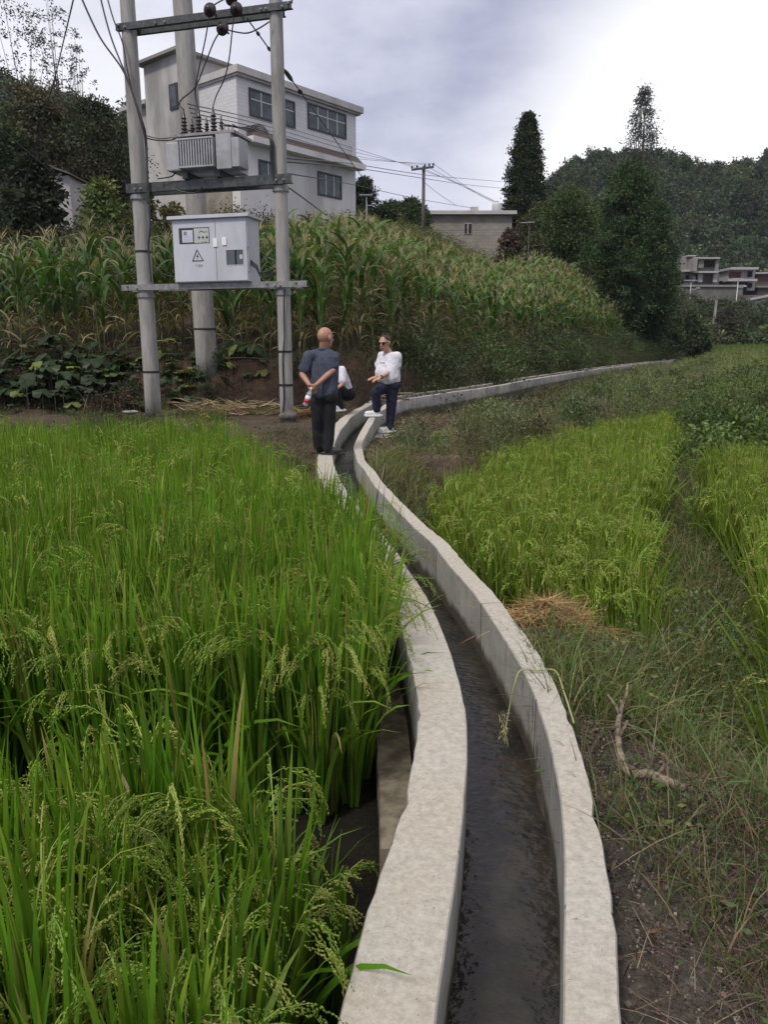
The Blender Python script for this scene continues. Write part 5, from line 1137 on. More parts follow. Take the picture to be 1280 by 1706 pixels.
for k, px in enumerate((324, 328.5, 331.5, 334.5)):
    m = MB()
    for j in range(3 if k else 1): cb(m, cu(px), cu(px + 2.2), .0162, .0185, czv(440.4 + j * 1.5 + .7), czv(440.4 + j * 1.5))
    cb(m, cu(px + .8), cu(px + 1.3), .0162, .0187, czv(444.6), czv(440)); m.build('warning_lettering', M['steel_l'], dl)
crect(356, 363, 397.5, 411.5, .016, .032, 'handle', 'white', dl); crect(371, 378, 396.5, 409.5, .016, .032, 'handle', 'white', dr_)
crect(375.3, 406.5, 416, 443.5, .016, .0195, 'window_frame', 'alu', dr_); pw = crect(376.8, 405, 417.6, 442, .0197, .022, 'window_pane', 'glass_d', dr_)
crect(391, 394, 417.6, 442, .0222, .0235, 'meter', 'lens', dr_); crect(399, 404, 426, 433, .0222, .0235, 'meter_label', 'alu', dr_)
for py in (375, 415, 455): crect(412.4, 414.4, py - 2, py + 2, .0165, .03, 'hinge', 'steel_l', cab)
m = MB(); q = cC + ax * (hc + .03) - nrmP * .1
for k in range(3): m.tube([q + UPV * (.30 + .03 * k) - ax * .05, q + ax * .08 + UPV * (.2 + .03 * k), q + ax * .15 + UPV * .05, q + ax * .42 + UPV * (.13 + .02 * k) - nrmP * .12], .014, 6)
m.build('outlet_cable', M['black'], cab)
# ------------------------------------------------------------------ wires
def smooth_path(pts, n=10):
    pts = np.array(pts, float); k = len(pts); o = []
    for i in range(k - 1):
        p0_, p1_, p2_, p3_ = pts[max(i - 1, 0)], pts[i], pts[i + 1], pts[min(i + 2, k - 1)]
        for t in np.linspace(0, 1, n, endpoint=False):
            o.append(.5 * ((2 * p1_) + (-p0_ + p2_) * t + (2 * p0_ - 5 * p1_ + 4 * p2_ - p3_) * t * t + (-p0_ + 3 * p1_ - 3 * p2_ + p3_) * t ** 3))
    return o + [pts[-1]]
def wire(name, pts, r, label, cat='wire', group=None, mat='wire', sag=0):
    pp = smooth_path(pts, 10)
    m = MB(); m.tube(pp, r, 6); o = m.build(name, M[mat]); return tag(o, label, cat, group)
fpt = frame_pt
wire('power_cable', [fpt(128, -20, .35), fpt(165, 60, .35), fpt(207, 122, .33), fpt(236, 200, .3), fpt(243, 232, .2), fpt(246, 300, .22), fpt(250, 370, .2), fpt(247, 415, .16), fpt(252, 470, .16)], .017, 'thick black cable coming from upper left and running down the left pole', 'cable')
wire('power_cable', [fpt(163, -20, .3), fpt(184, 60, .3), fpt(215, 140, .28), fpt(238, 215, .24), fpt(243, 260, .2), fpt(246, 340, .2)], .014, 'middle black cable of the three reaching the left pole', 'cable')
wire('power_cable', [fpt(174, -20, .2), fpt(188, 30, .2), fpt(204, 72, .2), fpt(212, 118, .2), fpt(222, 160, .2), fpt(240, 225, .2)], .012, 'thin black cable passing the left end of the cross arm', 'cable')
wire('power_cable', [fpt(124, -10, 0), fpt(105, 70, -3), fpt(88, 140, -6), R(60, 235, 24), R(36, 330, 27)], .014, 'faint wire crossing the bushes at the far left', 'wire')
wire('power_cable', [R(-20, 195, 20), R(30, 240, 22), R(84, 285, 26)], .016, 'thin wire slanting down to the pale shed', 'wire')
wire('jumper_wire', [i1, fpt(343, 60, .3), fpt(330, 120, .15), fpt(325, 155, .0), bt[1]], .011, 'black jumper from the left round insulator to the middle bushing')
wire('jumper_wire', [i3, fpt(356, 70, .3), fpt(342, 105, .2), fpt(325, 145, .1), fpt(303, 165, 0), fpt(299, 175, -.1), bt[0]], .011, 'black jumper from the hanging insulator to the left bushing')
wire('jumper_wire', [i2, fpt(388, 40, .3), fpt(382, 95, .15), fpt(374, 130, .05), fpt(360, 160, -.1), bt[2]], .011, 'black jumper from the right round insulator to the right bushing')
wire('jumper_wire', [i3, fpt(392, 53, .3), fpt(412, 55, .3), fpt(430, 48, .25), fpt(449, 36, .18)], .011, 'black jumper from the hanging insulator to the right pole')
wire('jumper_wire', [i1 + UPV * .02, fpt(360, 6, .3), fpt(385, -8, .25)], .011, 'short wire rising from the left insulator out of the photo')
wire('jumper_wire', [fpt(478, 15, .2), fpt(492, -8, .2)], .011, 'short wire leaving the right end of the cross arm')
def stay(): 
    t = thing('stay_wire', R(640, 345, 34), 'slanting stay wire passing behind the right pole in front of the house', 'stay wire')
    a_ = fpt(411, 30, -.05); b_ = R(640, 345, 34); d = b_ - a_
    MB().tube([a_, a_ + d * .5, b_], .012, 6).build('strand', M['wire'], t)
    def near_px(px): 
        ks = np.linspace(0, 1, 2000); pr = [640 + F * (a_ + d * k)[0] / ((a_ + d * k)[1] * math.cos(PITCH) - ((a_ + d * k)[2] - H) * math.sin(PITCH)) for k in ks]
        return ks[int(np.argmin(np.abs(np.array(pr) - px)))]
    for x0, x1, r in ((428, 432, .03), (446, 451, .03), (473, 488, .045), (498, 502, .05)):
        k0_, k1_ = near_px(x0), near_px(x1); s_ = 1 + 0 * k0_
        MB().lathe(a_ + d * k0_, a_ + d * k1_, [(0, r * .4), (np.linalg.norm(d) * (k1_ - k0_) * .3, r), (np.linalg.norm(d) * (k1_ - k0_) * .7, r), (np.linalg.norm(d) * (k1_ - k0_), r * .4)], 8).build('turnbuckle' if r < .04 else 'stay_insulator', M['steel'] if r < .04 else M['ins'], t)
stay()
for k in range(4):
    q = cT + ax * (hw * .55 + k * .07) - nrmP * .2 + UPV * (hT + .13)
    e = fpt(450.5 + k * 2.0, 262, .16)
    wire('low_voltage_cable', [q, fpt(405 + 3 * k, 212 + 2.2 * k, .05), fpt(430, 208 + 2.6 * k, .08), fpt(444 + k, 216 + 2.4 * k, .13), fpt(450 + 1.5 * k, 235, .16), e, fpt(455 + k, 300, .17)], .010, 'black low voltage cable looping from the transformer down the right pole', 'cable', 'low voltage cables from the transformer', 'black')
wire('low_voltage_cable', [fpt(243, 230, .2), fpt(265, 234, .1), fpt(290, 232, 0), fpt(302, 222, -.1), fpt(330, 214, -.2), fpt(345, 216, -.2)], .011, 'black lead from the left pole to the foot of the left bushing', 'cable', mat='black')
wire('low_voltage_cable', [fpt(243, 226, .2), fpt(268, 231, .2), fpt(296, 227, .05)], .009, 'thin lead beside the one reaching the left bushing', 'cable', mat='black')
wire('ground_cable', [fpt(262, 298, .25), fpt(285, 294, .22), fpt(292, 287, .1), fpt(290, 282, 0)], .011, 'short black cable curling under the left end of the transformer', 'cable', mat='black')
wire('ground_cable', [fpt(288, 314, .22), fpt(305, 320, .22), fpt(325, 321, .22), fpt(338, 312, .22)], .012, 'black cable sagging below the platform beam', 'cable', mat='black')
wire('ground_cable', [fpt(474, 482, .14), fpt(473, 520, .14), fpt(474, 560, .14), fpt(471, 600, .145), fpt(473, 660, .145), fpt(471, 688, .145)], .012, 'dark earth cable strapped down the lower right pole', 'cable', mat='black')
wire('ground_cable', [fpt(430, 455, .12), fpt(446, 452, .12), fpt(458, 446, .1)], .014, 'black cable from the cabinet to the right pole', 'cable', mat='black')
wire('ground_cable', [fpt(256, 445, .14), fpt(275, 458, .1), fpt(289, 461, .05)], .012, 'black cable from the left pole to the cabinet', 'cable', mat='black')
# overhead line to the hilltop pole
lp = R(705, 405, 58); zt = R(704, 277, 58)[2]
line = thing('line_pole', lp, 'slim dark pole with a cross arm standing left of the stone house', 'pole')
MB().tube([lp - (0, 0, .8), (lp[0], lp[1], zt)], [.15, .11], 10).build('shaft', M['rock'], line, smooth=True)
c0, c1 = R(686, 283, 58), R(723, 278, 57.6)
MB().bar(c0, c1, np.array([0, .1, 0]), UPV * .13).build('cross_arm', M['steel'], line)
for k in (.02, .25, .6, .8, .98):
    p = c0 + (c1 - c0) * k; MB().lathe(p + (0, 0, .06), p + (0, 0, 1), [(0, .03), (.06, .06), (.12, .06), (.16, .08), (.2, .03)], 8).build('insulator', M['ins'], line)
for k, (yy0, yl, kk) in enumerate(((118, 246, .02), (125, 252, .25), (133, 258, .6), (140, 262, .98))):
    p = c0 + (c1 - c0) * kk + np.array([0, 0, .2])
    wire('power_line', [fpt(312 + 3 * k, yy0 + 55, -1), R(450, 205 + 6 * k + (yy0 - 118) * .1, 30), R(594, yl + 2, 46), p], .011, 'thin overhead line running across the white house to the hilltop pole', 'wire', 'overhead lines to the hilltop pole')
    wire('power_line', [p, R(770 + 12 * k, 318 + 7 * k - 10, 80), R(838 + 6 * k, 352 + 3 * k - 10, 105)], .014, 'faint overhead line from the hilltop pole to behind the stone house', 'wire', 'faint lines beyond the hilltop pole')
wire('power_line', [fpt(462, 262, 0), R(594, 274, 46), R(705, 291, 58), R(780, 298, 84), R(852, 304, 100)], .02, 'long dark overhead line reaching the cypress from the right pole', 'wire')
wire('power_line', [fpt(462, 268, 0), R(594, 280, 46), R(705, 297, 58), R(780, 308, 84), R(852, 315, 100)], .02, 'second dark overhead line just below the one reaching the cypress', 'wire')
wire('power_line', [fpt(462, 286, 0), R(590, 308, 38), R(700, 332, 50), R(790, 347, 63)], .014, 'dark line sagging low to the roof of the stone house', 'wire')
wire('power_line', [R(703, 300, 58), R(730, 322, 60), R(760, 342, 62.4)], .014, 'short service line from the hilltop pole to the stone house', 'wire')
wire('power_line', [fpt(462, 300, 0), R(600, 384, 45), R(715, 384, 60), R(860, 383, 62)], .014, 'low wire stretched past the window of the stone house', 'wire')
# small posts
def lamp_post(label, px, base, top, Y_, arm=True, r=.05):
    p = R(px, base, Y_); z1 = R(px, top, Y_)[2]; t = thing('street_lamp', p, label, 'street lamp')
    MB().tube([p - (0, 0, .5), (p[0], p[1], z1)], [r, r * .7], 8).build('post', M['white'], t)
    s = Y_ / 1250
    MB().obox((p[0] - 11 * s, p[1] - .3, z1), (20 * s, 0, 0), (0, .5, .12), (0, 0, .06)).build('solar_panel', M['steel_l'], t)
    MB().tube([(p[0], p[1], z1 - 12 * s), (p[0] + 6 * s, p[1] - .1, z1 - 13 * s), (p[0] + 12 * s, p[1] - .1, z1 - 10 * s)], .03, 6).build('arm', M['white'], t)
    MB().obox((p[0] + 8 * s, p[1] - .2, z1 - 11 * s), (6 * s, 0, 0), (0, .2, 0), (0, 0, .06)).build('lamp_head', M['white'], t)
lamp_post('white solar street lamp at the right corner of the white house', 611, 382, 328, 47, r=.05)
lamp_post('pale street lamp in front of the unfinished far house', 1149, 512, 468, 140, r=.08)
lamp_post('white street lamp in front of the pinkish far house', 1228, 498, 465, 142, r=.09)
p = R(881, 420, 55); z1 = R(881, 368, 55)[2]; t = thing('cross_post', p, 'thin post with a pale cross bar in front of the olive tree', 'post')
MB().tube([p - (0, 0, .8), (p[0], p[1], z1)], [.045, .035], 8).build('post', M['rock'], t)
MB().bar(R(869, 371, 55), R(891, 370, 54.8), np.array([0, .08, 0]), UPV * .06).build('cross_bar', M['steel_l'], t)
p = R(1186, 577, 105); z1 = R(1189, 500, 105)[2]; t = thing('concrete_pole', p, 'lone concrete pole standing before the far dark bushes at right', 'pole')
MB().tube([p - (0, 0, 1), (p[0] + .15, p[1], z1)], [.22, .16], 10).build('shaft', M['pole'], t)
MB().bar((p[0] - 1.1, p[1], z1 - .4), (p[0] + 1.2, p[1], z1 - .4), np.array([0, .12, 0]), UPV * .14).build('cross_arm', M['steel'], t)
for k in (-.9, -.4, .4, 1.0): MB().lathe((p[0] + k, p[1], z1 - .33), (p[0] + k, p[1], z1 + 1), [(0, .04), (.2, .1), (.4, .1), (.5, .03)], 8).build('insulator', M['ins'], t)
# ------------------------------------------------------------------ people
from mathutils import noise as mnoise
def blob(mb, name, mat, parent, voxel=.008, smooth_it=4, tint_=None, folds=0.0):
    """closed pieces grown together into one continuous skin"""
    me = make_mesh('tmp', np.array(mb.v) - LOC[parent], mb.f, mat, True); o = bpy.data.objects.new('tmp', me); COL.objects.link(o)
    r = o.modifiers.new('r', 'REMESH'); r.mode = 'VOXEL'; r.voxel_size = voxel; r.use_smooth_shade = True
    s = o.modifiers.new('s', 'SMOOTH'); s.iterations = smooth_it; s.factor = .5
    dg = bpy.context.evaluated_depsgraph_get(); nm = bpy.data.meshes.new_from_object(o.evaluated_get(dg)); nm.name = name
    bpy.data.objects.remove(o); bpy.data.meshes.remove(me)
    if folds:
        k = len(nm.vertices); co = np.zeros(k * 3, np.float32); no = np.zeros(k * 3, np.float32); nm.vertices.foreach_get('co', co); nm.vertices.foreach_get('normal', no)
        co = co.reshape(-1, 3); no = no.reshape(-1, 3); d = np.zeros(k)
        for i in range(k):
            x, y, z = (float(c) for c in co[i]); q = mnoise.noise(Vector((x * 11 + z * 3, y * 11 - z * 2, z * 4.5))); q2 = mnoise.noise(Vector((x * 22 + 7, y * 22, z * 13 + x * 9)))
            d[i] = (1 - 2.2 * abs(q)) * folds + q2 * folds * .45
        co += no * d[:, None].astype(np.float32); nm.vertices.foreach_set('co', co.ravel())
    nm.materials.clear(); nm.materials.append(mat); nm.polygons.foreach_set('use_smooth', np.ones(len(nm.polygons), bool))
    ob = link(name, nm, parent); LOC[ob] = LOC[parent]; return ob
def unit(v): v = np.array(v, float); return v / np.linalg.norm(v)
def hand(m, wrist, d, palm_n, curl=.5, side=1, s=1.0):
    """palm, four fingers of different length, thumb from the side of the palm"""
    d = unit(d); n = unit(np.array(palm_n) - d * np.dot(palm_n, d)); x = np.cross(d, n) * side
    c = wrist + d * .045 * s; m.ell(c, x * .042 * s, n * .018 * s, d * .055 * s, 12, 8)
    for k, ln in enumerate((.066, .076, .071, .056)):
        b = wrist + d * .085 * s + x * (.030 - .020 * k) * s
        k1_ = unit(d * math.cos(curl * .6) + n * math.sin(curl * .6) + x * (.10 - .07 * k)); k2_ = unit(d * math.cos(curl * 1.7) + n * math.sin(curl * 1.7))
        mid = b + k1_ * ln * .52 * s; m.cone(b - d * .02, mid, .0098 * s, .009 * s, 8, 3); m.cone(mid, mid + k2_ * ln * .5 * s, .009 * s, .0075 * s, 8, 3)
    tb0 = wrist + d * .03 * s + x * .034 * s; td = unit(d * .75 + x * .75 + n * .3); tm_ = tb0 + td * .034 * s
    m.cone(tb0, tm_, .0125 * s, .0105 * s, 8, 3); m.cone(tm_, tm_ + unit(d + n * .5 + x * .15) * .03 * s, .0105 * s, .0085 * s, 8, 3)
def shoe(parent, ankle, dirn, zf, mat, L_=.275):
    d = unit((dirn[0], dirn[1], 0)); x = np.array([d[1], -d[0], 0]); h = np.array([ankle[0], ankle[1], zf]) 
    m = MB(); m.ell(h + d * .02 + UPV * .055, d * .085, x * .046, UPV * .062); m.ell(h + d * .125 + UPV * .05, d * .085, x * .05, UPV * .042); m.cone(h + d * .0 + UPV * .05, h + d * .13 + UPV * .035, .045, .036); m.cone(h + UPV * .05, h + UPV * .1, .045, .045)
    for k in (-.05, .03, .11, .165): m.ell(h + d * k + UPV * .016, d * .06, x * .046, UPV * .018)
    o = blob(m, 'shoe', M[mat], parent, .008, 3)
    m = MB(); 
    ring = [(-.075, .022), (-.06, .038), (0, .043), (.08, .05), (.15, .05), (.19, .036), (.208, .014)]
    top = [h + d * a + x * b for a, b in ring] + [h + d * a - x * b for a, b in ring[::-1]]; n = len(top)
    m.add([p_ + UPV * .0 for p_ in top] + [p_ + UPV * .024 for p_ in top], [tuple(range(n))[::-1], tuple(range(n, 2 * n))] + [(i, (i + 1) % n, n + (i + 1) % n, n + i) for i in range(n)])
    m.build('sole', M['white'] if mat == 'shoe_w' else M['black'], o)
def head(m, c, f, s=1.0):
    """skull, jaw, nose, brow, ears, facing f"""
    f = unit(f); x = unit(np.cross(f, UPV)); u = np.cross(x, f)
    m.ell(c + u * .028 * s - f * .012 * s, x * .076 * s, f * .094 * s, u * .092 * s, 18, 12)
    m.ell(c - u * .045 * s + f * .022 * s, x * .058 * s, f * .066 * s, u * .075 * s, 16, 10)
    m.ell(c - u * .095 * s + f * .05 * s, x * .026 * s, f * .026 * s, u * .02 * s, 12, 8)
    m.cone(c + u * .012 * s + f * .084 * s, c - u * .028 * s + f * .105 * s, .011 * s, .014 * s, 10, 3)
    m.ell(c - u * .034 * s + f * .096 * s, x * .019 * s, f * .014 * s, u * .010 * s, 10, 8)
    m.cone(c + u * .025 * s + f * .076 * s - x * .036 * s, c + u * .025 * s + f * .076 * s + x * .036 * s, .014 * s, .014 * s, 10, 3)
    for q in (-1, 1): m.ell(c + x * q * .034 * s - u * .02 * s + f * .068 * s, x * .024 * s, f * .02 * s, u * .022 * s, 10, 8)
    for q in (-1, 1): m.ell(c + x * q * .079 * s - f * .008 * s, x * .012 * s, f * .022 * s, u * .034 * s, 10, 8)
def face(parent, c, f, s=1.0, eyes=True):
    f = unit(f); x = unit(np.cross(f, UPV)); u = np.cross(x, f)
    if eyes:
        for q in (-1, 1):
            MB().ell(c + x * q * .032 * s + f * .079 * s + u * .004, x * .013 * s, f * .009 * s, u * .007 * s, 10, 8).build('eye', M['lens'], parent, smooth=True)
            MB().cone(c + x * q * .02 * s + f * .092 * s + u * .026, c + x * q * .046 * s + f * .08 * s + u * .026, .004, .003, 8, 3).build('eyebrow', M['hair'], parent, smooth=True)
    MB().ell(c - u * .060 * s + f * .088 * s, x * .024 * s, f * .009 * s, u * .008 * s, 12, 8).build('lips', M['skin_r'], parent, smooth=True)
TOR = [(-.06, .150, .112), (0, .172, .118), (.12, .180, .122), (.3, .178, .122), (.5, .182, .122), (.7, .192, .118), (.84, .185, .105), (.93, .13, .085), (1.0, .07, .066), (1.05, .05, .05)]
def torso(m, hip, neck, lv, k=1.0, fat=0.0, fwd=None, t0=0.0, wid=1.0):
    fb = unit(np.cross(lv, UPV)); nseg = 24; vs = []; fs = []
    ts = np.linspace(-.06, 1.05, 26); ta_ = [q[0] for q in TOR]
    for t in ts:
        c = hip + (neck - hip) * t; a_ = np.interp(t, ta_, [q[1] for q in TOR]) * k * wid; b_ = np.interp(t, ta_, [q[2] for q in TOR]) * k
        if fwd is not None and fat and t < .75: g_ = fat * math.sin(math.pi * min(1, max(0, (t + .2) / .95))) ** 1.5; c = c + fwd * g_ * .55; b_ += g_ * .5; a_ += g_ * .3
        for j in range(nseg):
            an_ = 2 * math.pi * j / nseg; vs.append(c + lv * a_ * np.sign(math.cos(an_)) * abs(math.cos(an_)) ** .85 + fb * b_ * np.sign(math.sin(an_)) * abs(math.sin(an_)) ** .85)
    n_ = len(ts)
    for i in range(n_ - 1):
        for j in range(nseg): j2 = (j + 1) % nseg; fs.append((i * nseg + j, i * nseg + j2, (i + 1) * nseg + j2, (i + 1) * nseg + j))
    fs += [tuple(range(nseg))[::-1], tuple((n_ - 1) * nseg + j for j in range(nseg))]
    vol = np.dot(np.cross(np.array(vs[1]) - vs[0], np.array(vs[nseg]) - vs[0]), np.array(vs[0]) - hip)
    if vol < 0: fs = [f_[::-1] for f_ in fs]
    m.add(vs, fs)
# --- bald man, seen from behind
FT = P(541, 753, .0); FT[2] = .03; FT[1] = 10.2
man = thing('person', (R(541, 752, 10.2)[0], 10.2, .012), 'bald man in grey blue tee seen from behind, holding a bottle behind his back', 'person')
Jm = lambda px, py, dy=0.: R(px, py, 10.2 + dy)
lv = unit((-.90, .42, 0)); fw_ = unit((.42, .90, 0))
hip, neck, hd = Jm(539, 662), Jm(540, 579, .02), Jm(542.5, 563.5, .0)
sh = {-1: Jm(514, 594, .0), 1: Jm(556, 596, .0)}
el = {-1: Jm(503.5, 624, -.06), 1: Jm(555, 617, -.10)}
wr = {-1: Jm(516, 642, -.19), 1: Jm(527, 641, -.24)}
hipj = {-1: Jm(530, 668), 1: Jm(548, 668)}; kn = {-1: Jm(530.5, 708, .02), 1: Jm(547.5, 708, .0)}; an = {-1: Jm(532, 744, .06), 1: Jm(546, 745, -.02)}
hf = unit((.62, .78, .0))
m = MB(); head(m, hd, hf, 1.16); m.cone(hd - UPV * .04 - hf * .03, neck - UPV * .03, .060, .066); torso(m, hip, neck - UPV * .02, lv, .8)
for s_ in (-1, 1):
    m.cone(neck - UPV * .07, sh[s_], .06, .055); m.cone(sh[s_], el[s_], .052, .041); m.cone(el[s_], el[s_] * .5 + wr[s_] * .5, .041, .037); m.cone(el[s_] * .5 + wr[s_] * .5, wr[s_], .037, .027)
    m.cone(hip, hipj[s_], .1, .085); m.cone(hipj[s_], kn[s_], .075, .05); m.cone(kn[s_], an[s_], .05, .034)
hand(m, wr[1], unit((-.55, .1, -.55)), (-.3, 1, .1), 1.0, -1); hand(m, wr[-1], unit((.35, -.12, -.7)), (.2, 1, -.2), 1.2, 1)
b = blob(m, 'body', M['skin_r'], man, .0065, 4); face(man, hd, hf, 1.16)
m = MB(); torso(m, Jm(539, 658), neck - UPV * .02, lv, 1.04, wid=1.05)
for s_ in (-1, 1):
    c_ = sh[s_]; e_s = c_ + (el[s_] - c_) * .66; m.cone(neck - UPV * .085, c_, .078, .072); m.cone(c_, e_s, .072, .072)
blob(m, 'shirt', M['navy_tee'], man, .009, 5, folds=.008)
m = MB(); m.lathe(neck - UPV * .035 - hf * .01, neck + UPV * .2, [(0, .074), (.012, .078), (.03, .071), (.034, .066)], 20); m.build('collar', M['navy_tee'], man, smooth=True)
m = MB(); m.cone(Jm(539, 660) - lv * .085, Jm(539, 660) + lv * .085, .117, .117)
for s_ in (-1, 1):
    m.cone(hip, hipj[s_], .115, .105); m.cone(hipj[s_], kn[s_], .105, .082); m.cone(kn[s_], an[s_] + UPV * .0, .082, .074); m.cone(an[s_] + UPV * .05, an[s_] - UPV * .015, .07, .066)
blob(m, 'trousers', M['black_tr'], man, .009, 4, folds=.008)
shoe(man, an[-1], (.9, .12), .014, 'shoe_d'); shoe(man, an[1], (.96, -.05), .012, 'shoe_d')
# bottle in his hands
b0 = Jm(518.5, 648, -.28); b1 = Jm(507.5, 677, -.27); bd = unit(b1 - b0)
bt_ = thing('plastic_bottle', b1, 'clear plastic bottle with red and white label held behind the bald man', 'bottle')
MB().lathe(b0, b1, [(0, .012), (.02, .013), (.03, .014), (.06, .031), (.075, .033), (.21, .033), (.225, .030), (.23, .02)], 18).build('bottle_body', M['clear'], bt_, smooth=True)
MB().lathe(b0 + bd * .095, b1, [(0, .0338), (.03, .0342), (.06, .0338)], 18).build('white_band', M['white'], bt_, smooth=True)
MB().lathe(b0 + bd * .135, b1, [(0, .0345), (.025, .0347), (.052, .0345)], 18).build('red_band', M['red'], bt_, smooth=True)
MB().lathe(b0 - bd * .016, b1, [(0, .013), (.002, .0155), (.02, .0155), (.021, .013)], 14).build('cap', M['white'], bt_)
# --- man in white tee with one foot on the wall
YB = 13.1
man2 = thing('person', R(649, 718, YB), 'man in white tee and sunglasses resting one white shoe on the channel wall', 'person')
J2 = lambda px, py, dy=0.: R(px, py, YB + dy)
f2 = unit((-.78, -.62, 0)); l2 = unit((.62, -.78, 0))
hip, neck, hd = J2(650, 640), J2(648, 587), J2(640.5, 572, -.06)
sh = {-1: J2(650, 594) + l2 * .185, 1: J2(648, 594) - l2 * .185}
el = {-1: J2(659, 615, -.12), 1: J2(632, 614, .08)}; wr = {-1: J2(634, 629, -.34), 1: J2(627, 628, -.12)}
hipj = {-1: J2(654, 643, -.06), 1: J2(642, 643, .04)}; kn = {-1: J2(652, 679, -.03), 1: J2(627, 653, -.24)}; an = {-1: J2(650, 711, .02), 1: J2(628, 683, -.12)}
hf = unit((-.45, -.89, -.05))
m = MB(); head(m, hd, hf, 1.12); m.cone(hd - UPV * .04 - hf * .03, neck - UPV * .02, .058, .066); torso(m, hip, neck - UPV * .02, l2, .8, .05, f2)
for s_ in (-1, 1):
    m.cone(neck - UPV * .07, sh[s_], .06, .055); m.cone(sh[s_], el[s_], .053, .042); m.cone(el[s_], el[s_] * .5 + wr[s_] * .5, .042, .037); m.cone(el[s_] * .5 + wr[s_] * .5, wr[s_], .037, .027)
    m.cone(hip, hipj[s_], .1, .09); m.cone(hipj[s_], kn[s_], .08, .052); m.cone(kn[s_], an[s_], .052, .036)
hand(m, wr[-1], unit((-.8, -.25, -.28)), (0, .2, -1), .35, 1); hand(m, wr[1], unit((-.8, -.3, -.2)), (0, .2, -1), .3, -1)
blob(m, 'body', M['skin'], man2, .0065, 4); face(man2, hd, hf, 1.12, False)
x_h = unit(np.cross(hf, UPV)); u_h = np.cross(x_h, hf)
m = MB(); m.ell(hd + u_h * .050 - hf * .019, x_h * .0875, hf * .1015, u_h * .0875, 18, 12); m.ell(hd - u_h * .0 - hf * .055, x_h * .088, hf * .06, u_h * .07, 16, 10)
blob(m, 'hair', M['hair'], man2, .009, 3)
gl = None
m = MB()
for q in (-1, 1): m.ell(hd + x_h * q * .036 + hf * .107 + u_h * .006, x_h * .036, hf * .01, u_h * .025, 14, 8)
gl = m.build('sunglasses', M['lens'], man2, smooth=True)
m = MB(); m.cone(hd - x_h * .07 + hf * .097 + u_h * .018, hd + x_h * .07 + hf * .097 + u_h * .018, .005, .005, 8, 3)
for q in (-1, 1): m.tube([hd + x_h * q * .08 + hf * .097 + u_h * .018, hd + x_h * q * .094 + hf * .03 + u_h * .015, hd + x_h * q * .096 - hf * .01 + u_h * .01], .004, 6)
m.build('glasses_frame', M['lens'], gl)
m = MB(); torso(m, J2(650, 636), neck - UPV * .02, l2, 1.08, .085, f2, wid=1.04)
for s_ in (-1, 1):
    c_ = sh[s_]; e_s = c_ + (el[s_] - c_) * .72; m.cone(neck - UPV * .08, c_, .08, .078); m.cone(c_, e_s, .078, .085)
tee = blob(m, 'shirt', M['white_tee'], man2, .009, 5, folds=.009)
cc = J2(637.5, 604.5, -.19)
m = MB()
for k in (-.045, .0, .045): m.ell(cc + l2 * k + f2 * .0, l2 * .010, f2 * .02, UPV * .008, 8, 6)
m.build('chest_print', M['ink'], tee)
m = MB(); m.cone(J2(650, 640) - l2 * .09, J2(650, 640) + l2 * .09, .125, .125)
for s_ in (-1, 1): m.cone(hip, hipj[s_], .12, .112); m.cone(hipj[s_], kn[s_], .112, .08); m.cone(kn[s_], an[s_], .08, .066)
blob(m, 'trousers', M['navy_tr'], man2, .009, 4, folds=.008)
m = MB(); wp = J2(660, 634, -.16); m.cone(wp, wp - UPV * .05 - l2 * .0, .012, .01, 8, 3); m.build('key_fob', M['white'], man2, smooth=True)
wd_ = unit(wr[-1] - el[-1]); m = MB(); m.lathe(wr[-1] - wd_ * .035, wr[-1] + wd_, [(0, .031), (.004, .034), (.022, .034), (.026, .031)], 14); m.build('wristwatch', M['black'], man2)
zf2 = R(649, 720, YB)[2]; shoe(man2, an[-1], (-.97, -.1), zf2, 'shoe_w'); shoe(man2, an[1], (-.97, -.05), .262, 'shoe_w')
# --- person squatting behind the bald man
YC = 13.5
man3 = thing('person', R(570, 683, YC), 'person in white shirt and dark trousers squatting behind the bald man', 'person')
J3 = lambda px, py, dy=0.: R(px, py, YC + dy)
f3 = unit((-.85, -.5, 0)); l3 = unit((.5, -.85, 0))
hip, neck, hd = J3(577, 655, .12), J3(562, 611, .02), J3(557, 599, -.02)
sh = {-1: J3(563, 616) + l3 * .15, 1: J3(563, 616) - l3 * .15}; el = {-1: J3(571, 640, -.22), 1: J3(552, 640, .1)}; wr = {-1: J3(560, 648, -.36), 1: J3(546, 650, -.1)}
hipj = {-1: J3(578, 657, .04), 1: J3(573, 657, .2)}; kn = {-1: J3(556, 643, -.25), 1: J3(548, 645, .05)}; an = {-1: J3(568, 677, -.2), 1: J3(558, 678, .02)}
hf = unit((-.8, -.5, -.35))
m = MB(); head(m, hd, hf, .98); m.cone(hd - UPV * .04, neck - UPV * .02, .05, .058); torso(m, hip, neck - UPV * .02, l3, .75)
for s_ in (-1, 1):
    m.cone(neck - UPV * .05, sh[s_], .055, .05); m.cone(sh[s_], el[s_], .047, .038); m.cone(el[s_], wr[s_], .036, .025); m.cone(hipj[s_], kn[s_], .08, .055); m.cone(kn[s_], an[s_], .05, .034)
hand(m, wr[-1], unit((-.7, -.3, -.4)), (0, .2, -1), .8, 1); hand(m, wr[1], unit((-.7, -.3, -.4)), (0, .2, -1), .8, -1)
blob(m, 'body', M['skin'], man3, .0075, 4); face(man3, hd, hf, .98)
x_h = unit(np.cross(hf, UPV)); u_h = np.cross(x_h, hf)
m = MB(); m.ell(hd + u_h * .04 - hf * .03, x_h * .088, hf * .098, u_h * .088, 18, 12); m.ell(hd - u_h * .03 - hf * .06, x_h * .085, hf * .055, u_h * .08, 16, 10); blob(m, 'hair', M['hair'], man3, .009, 3)
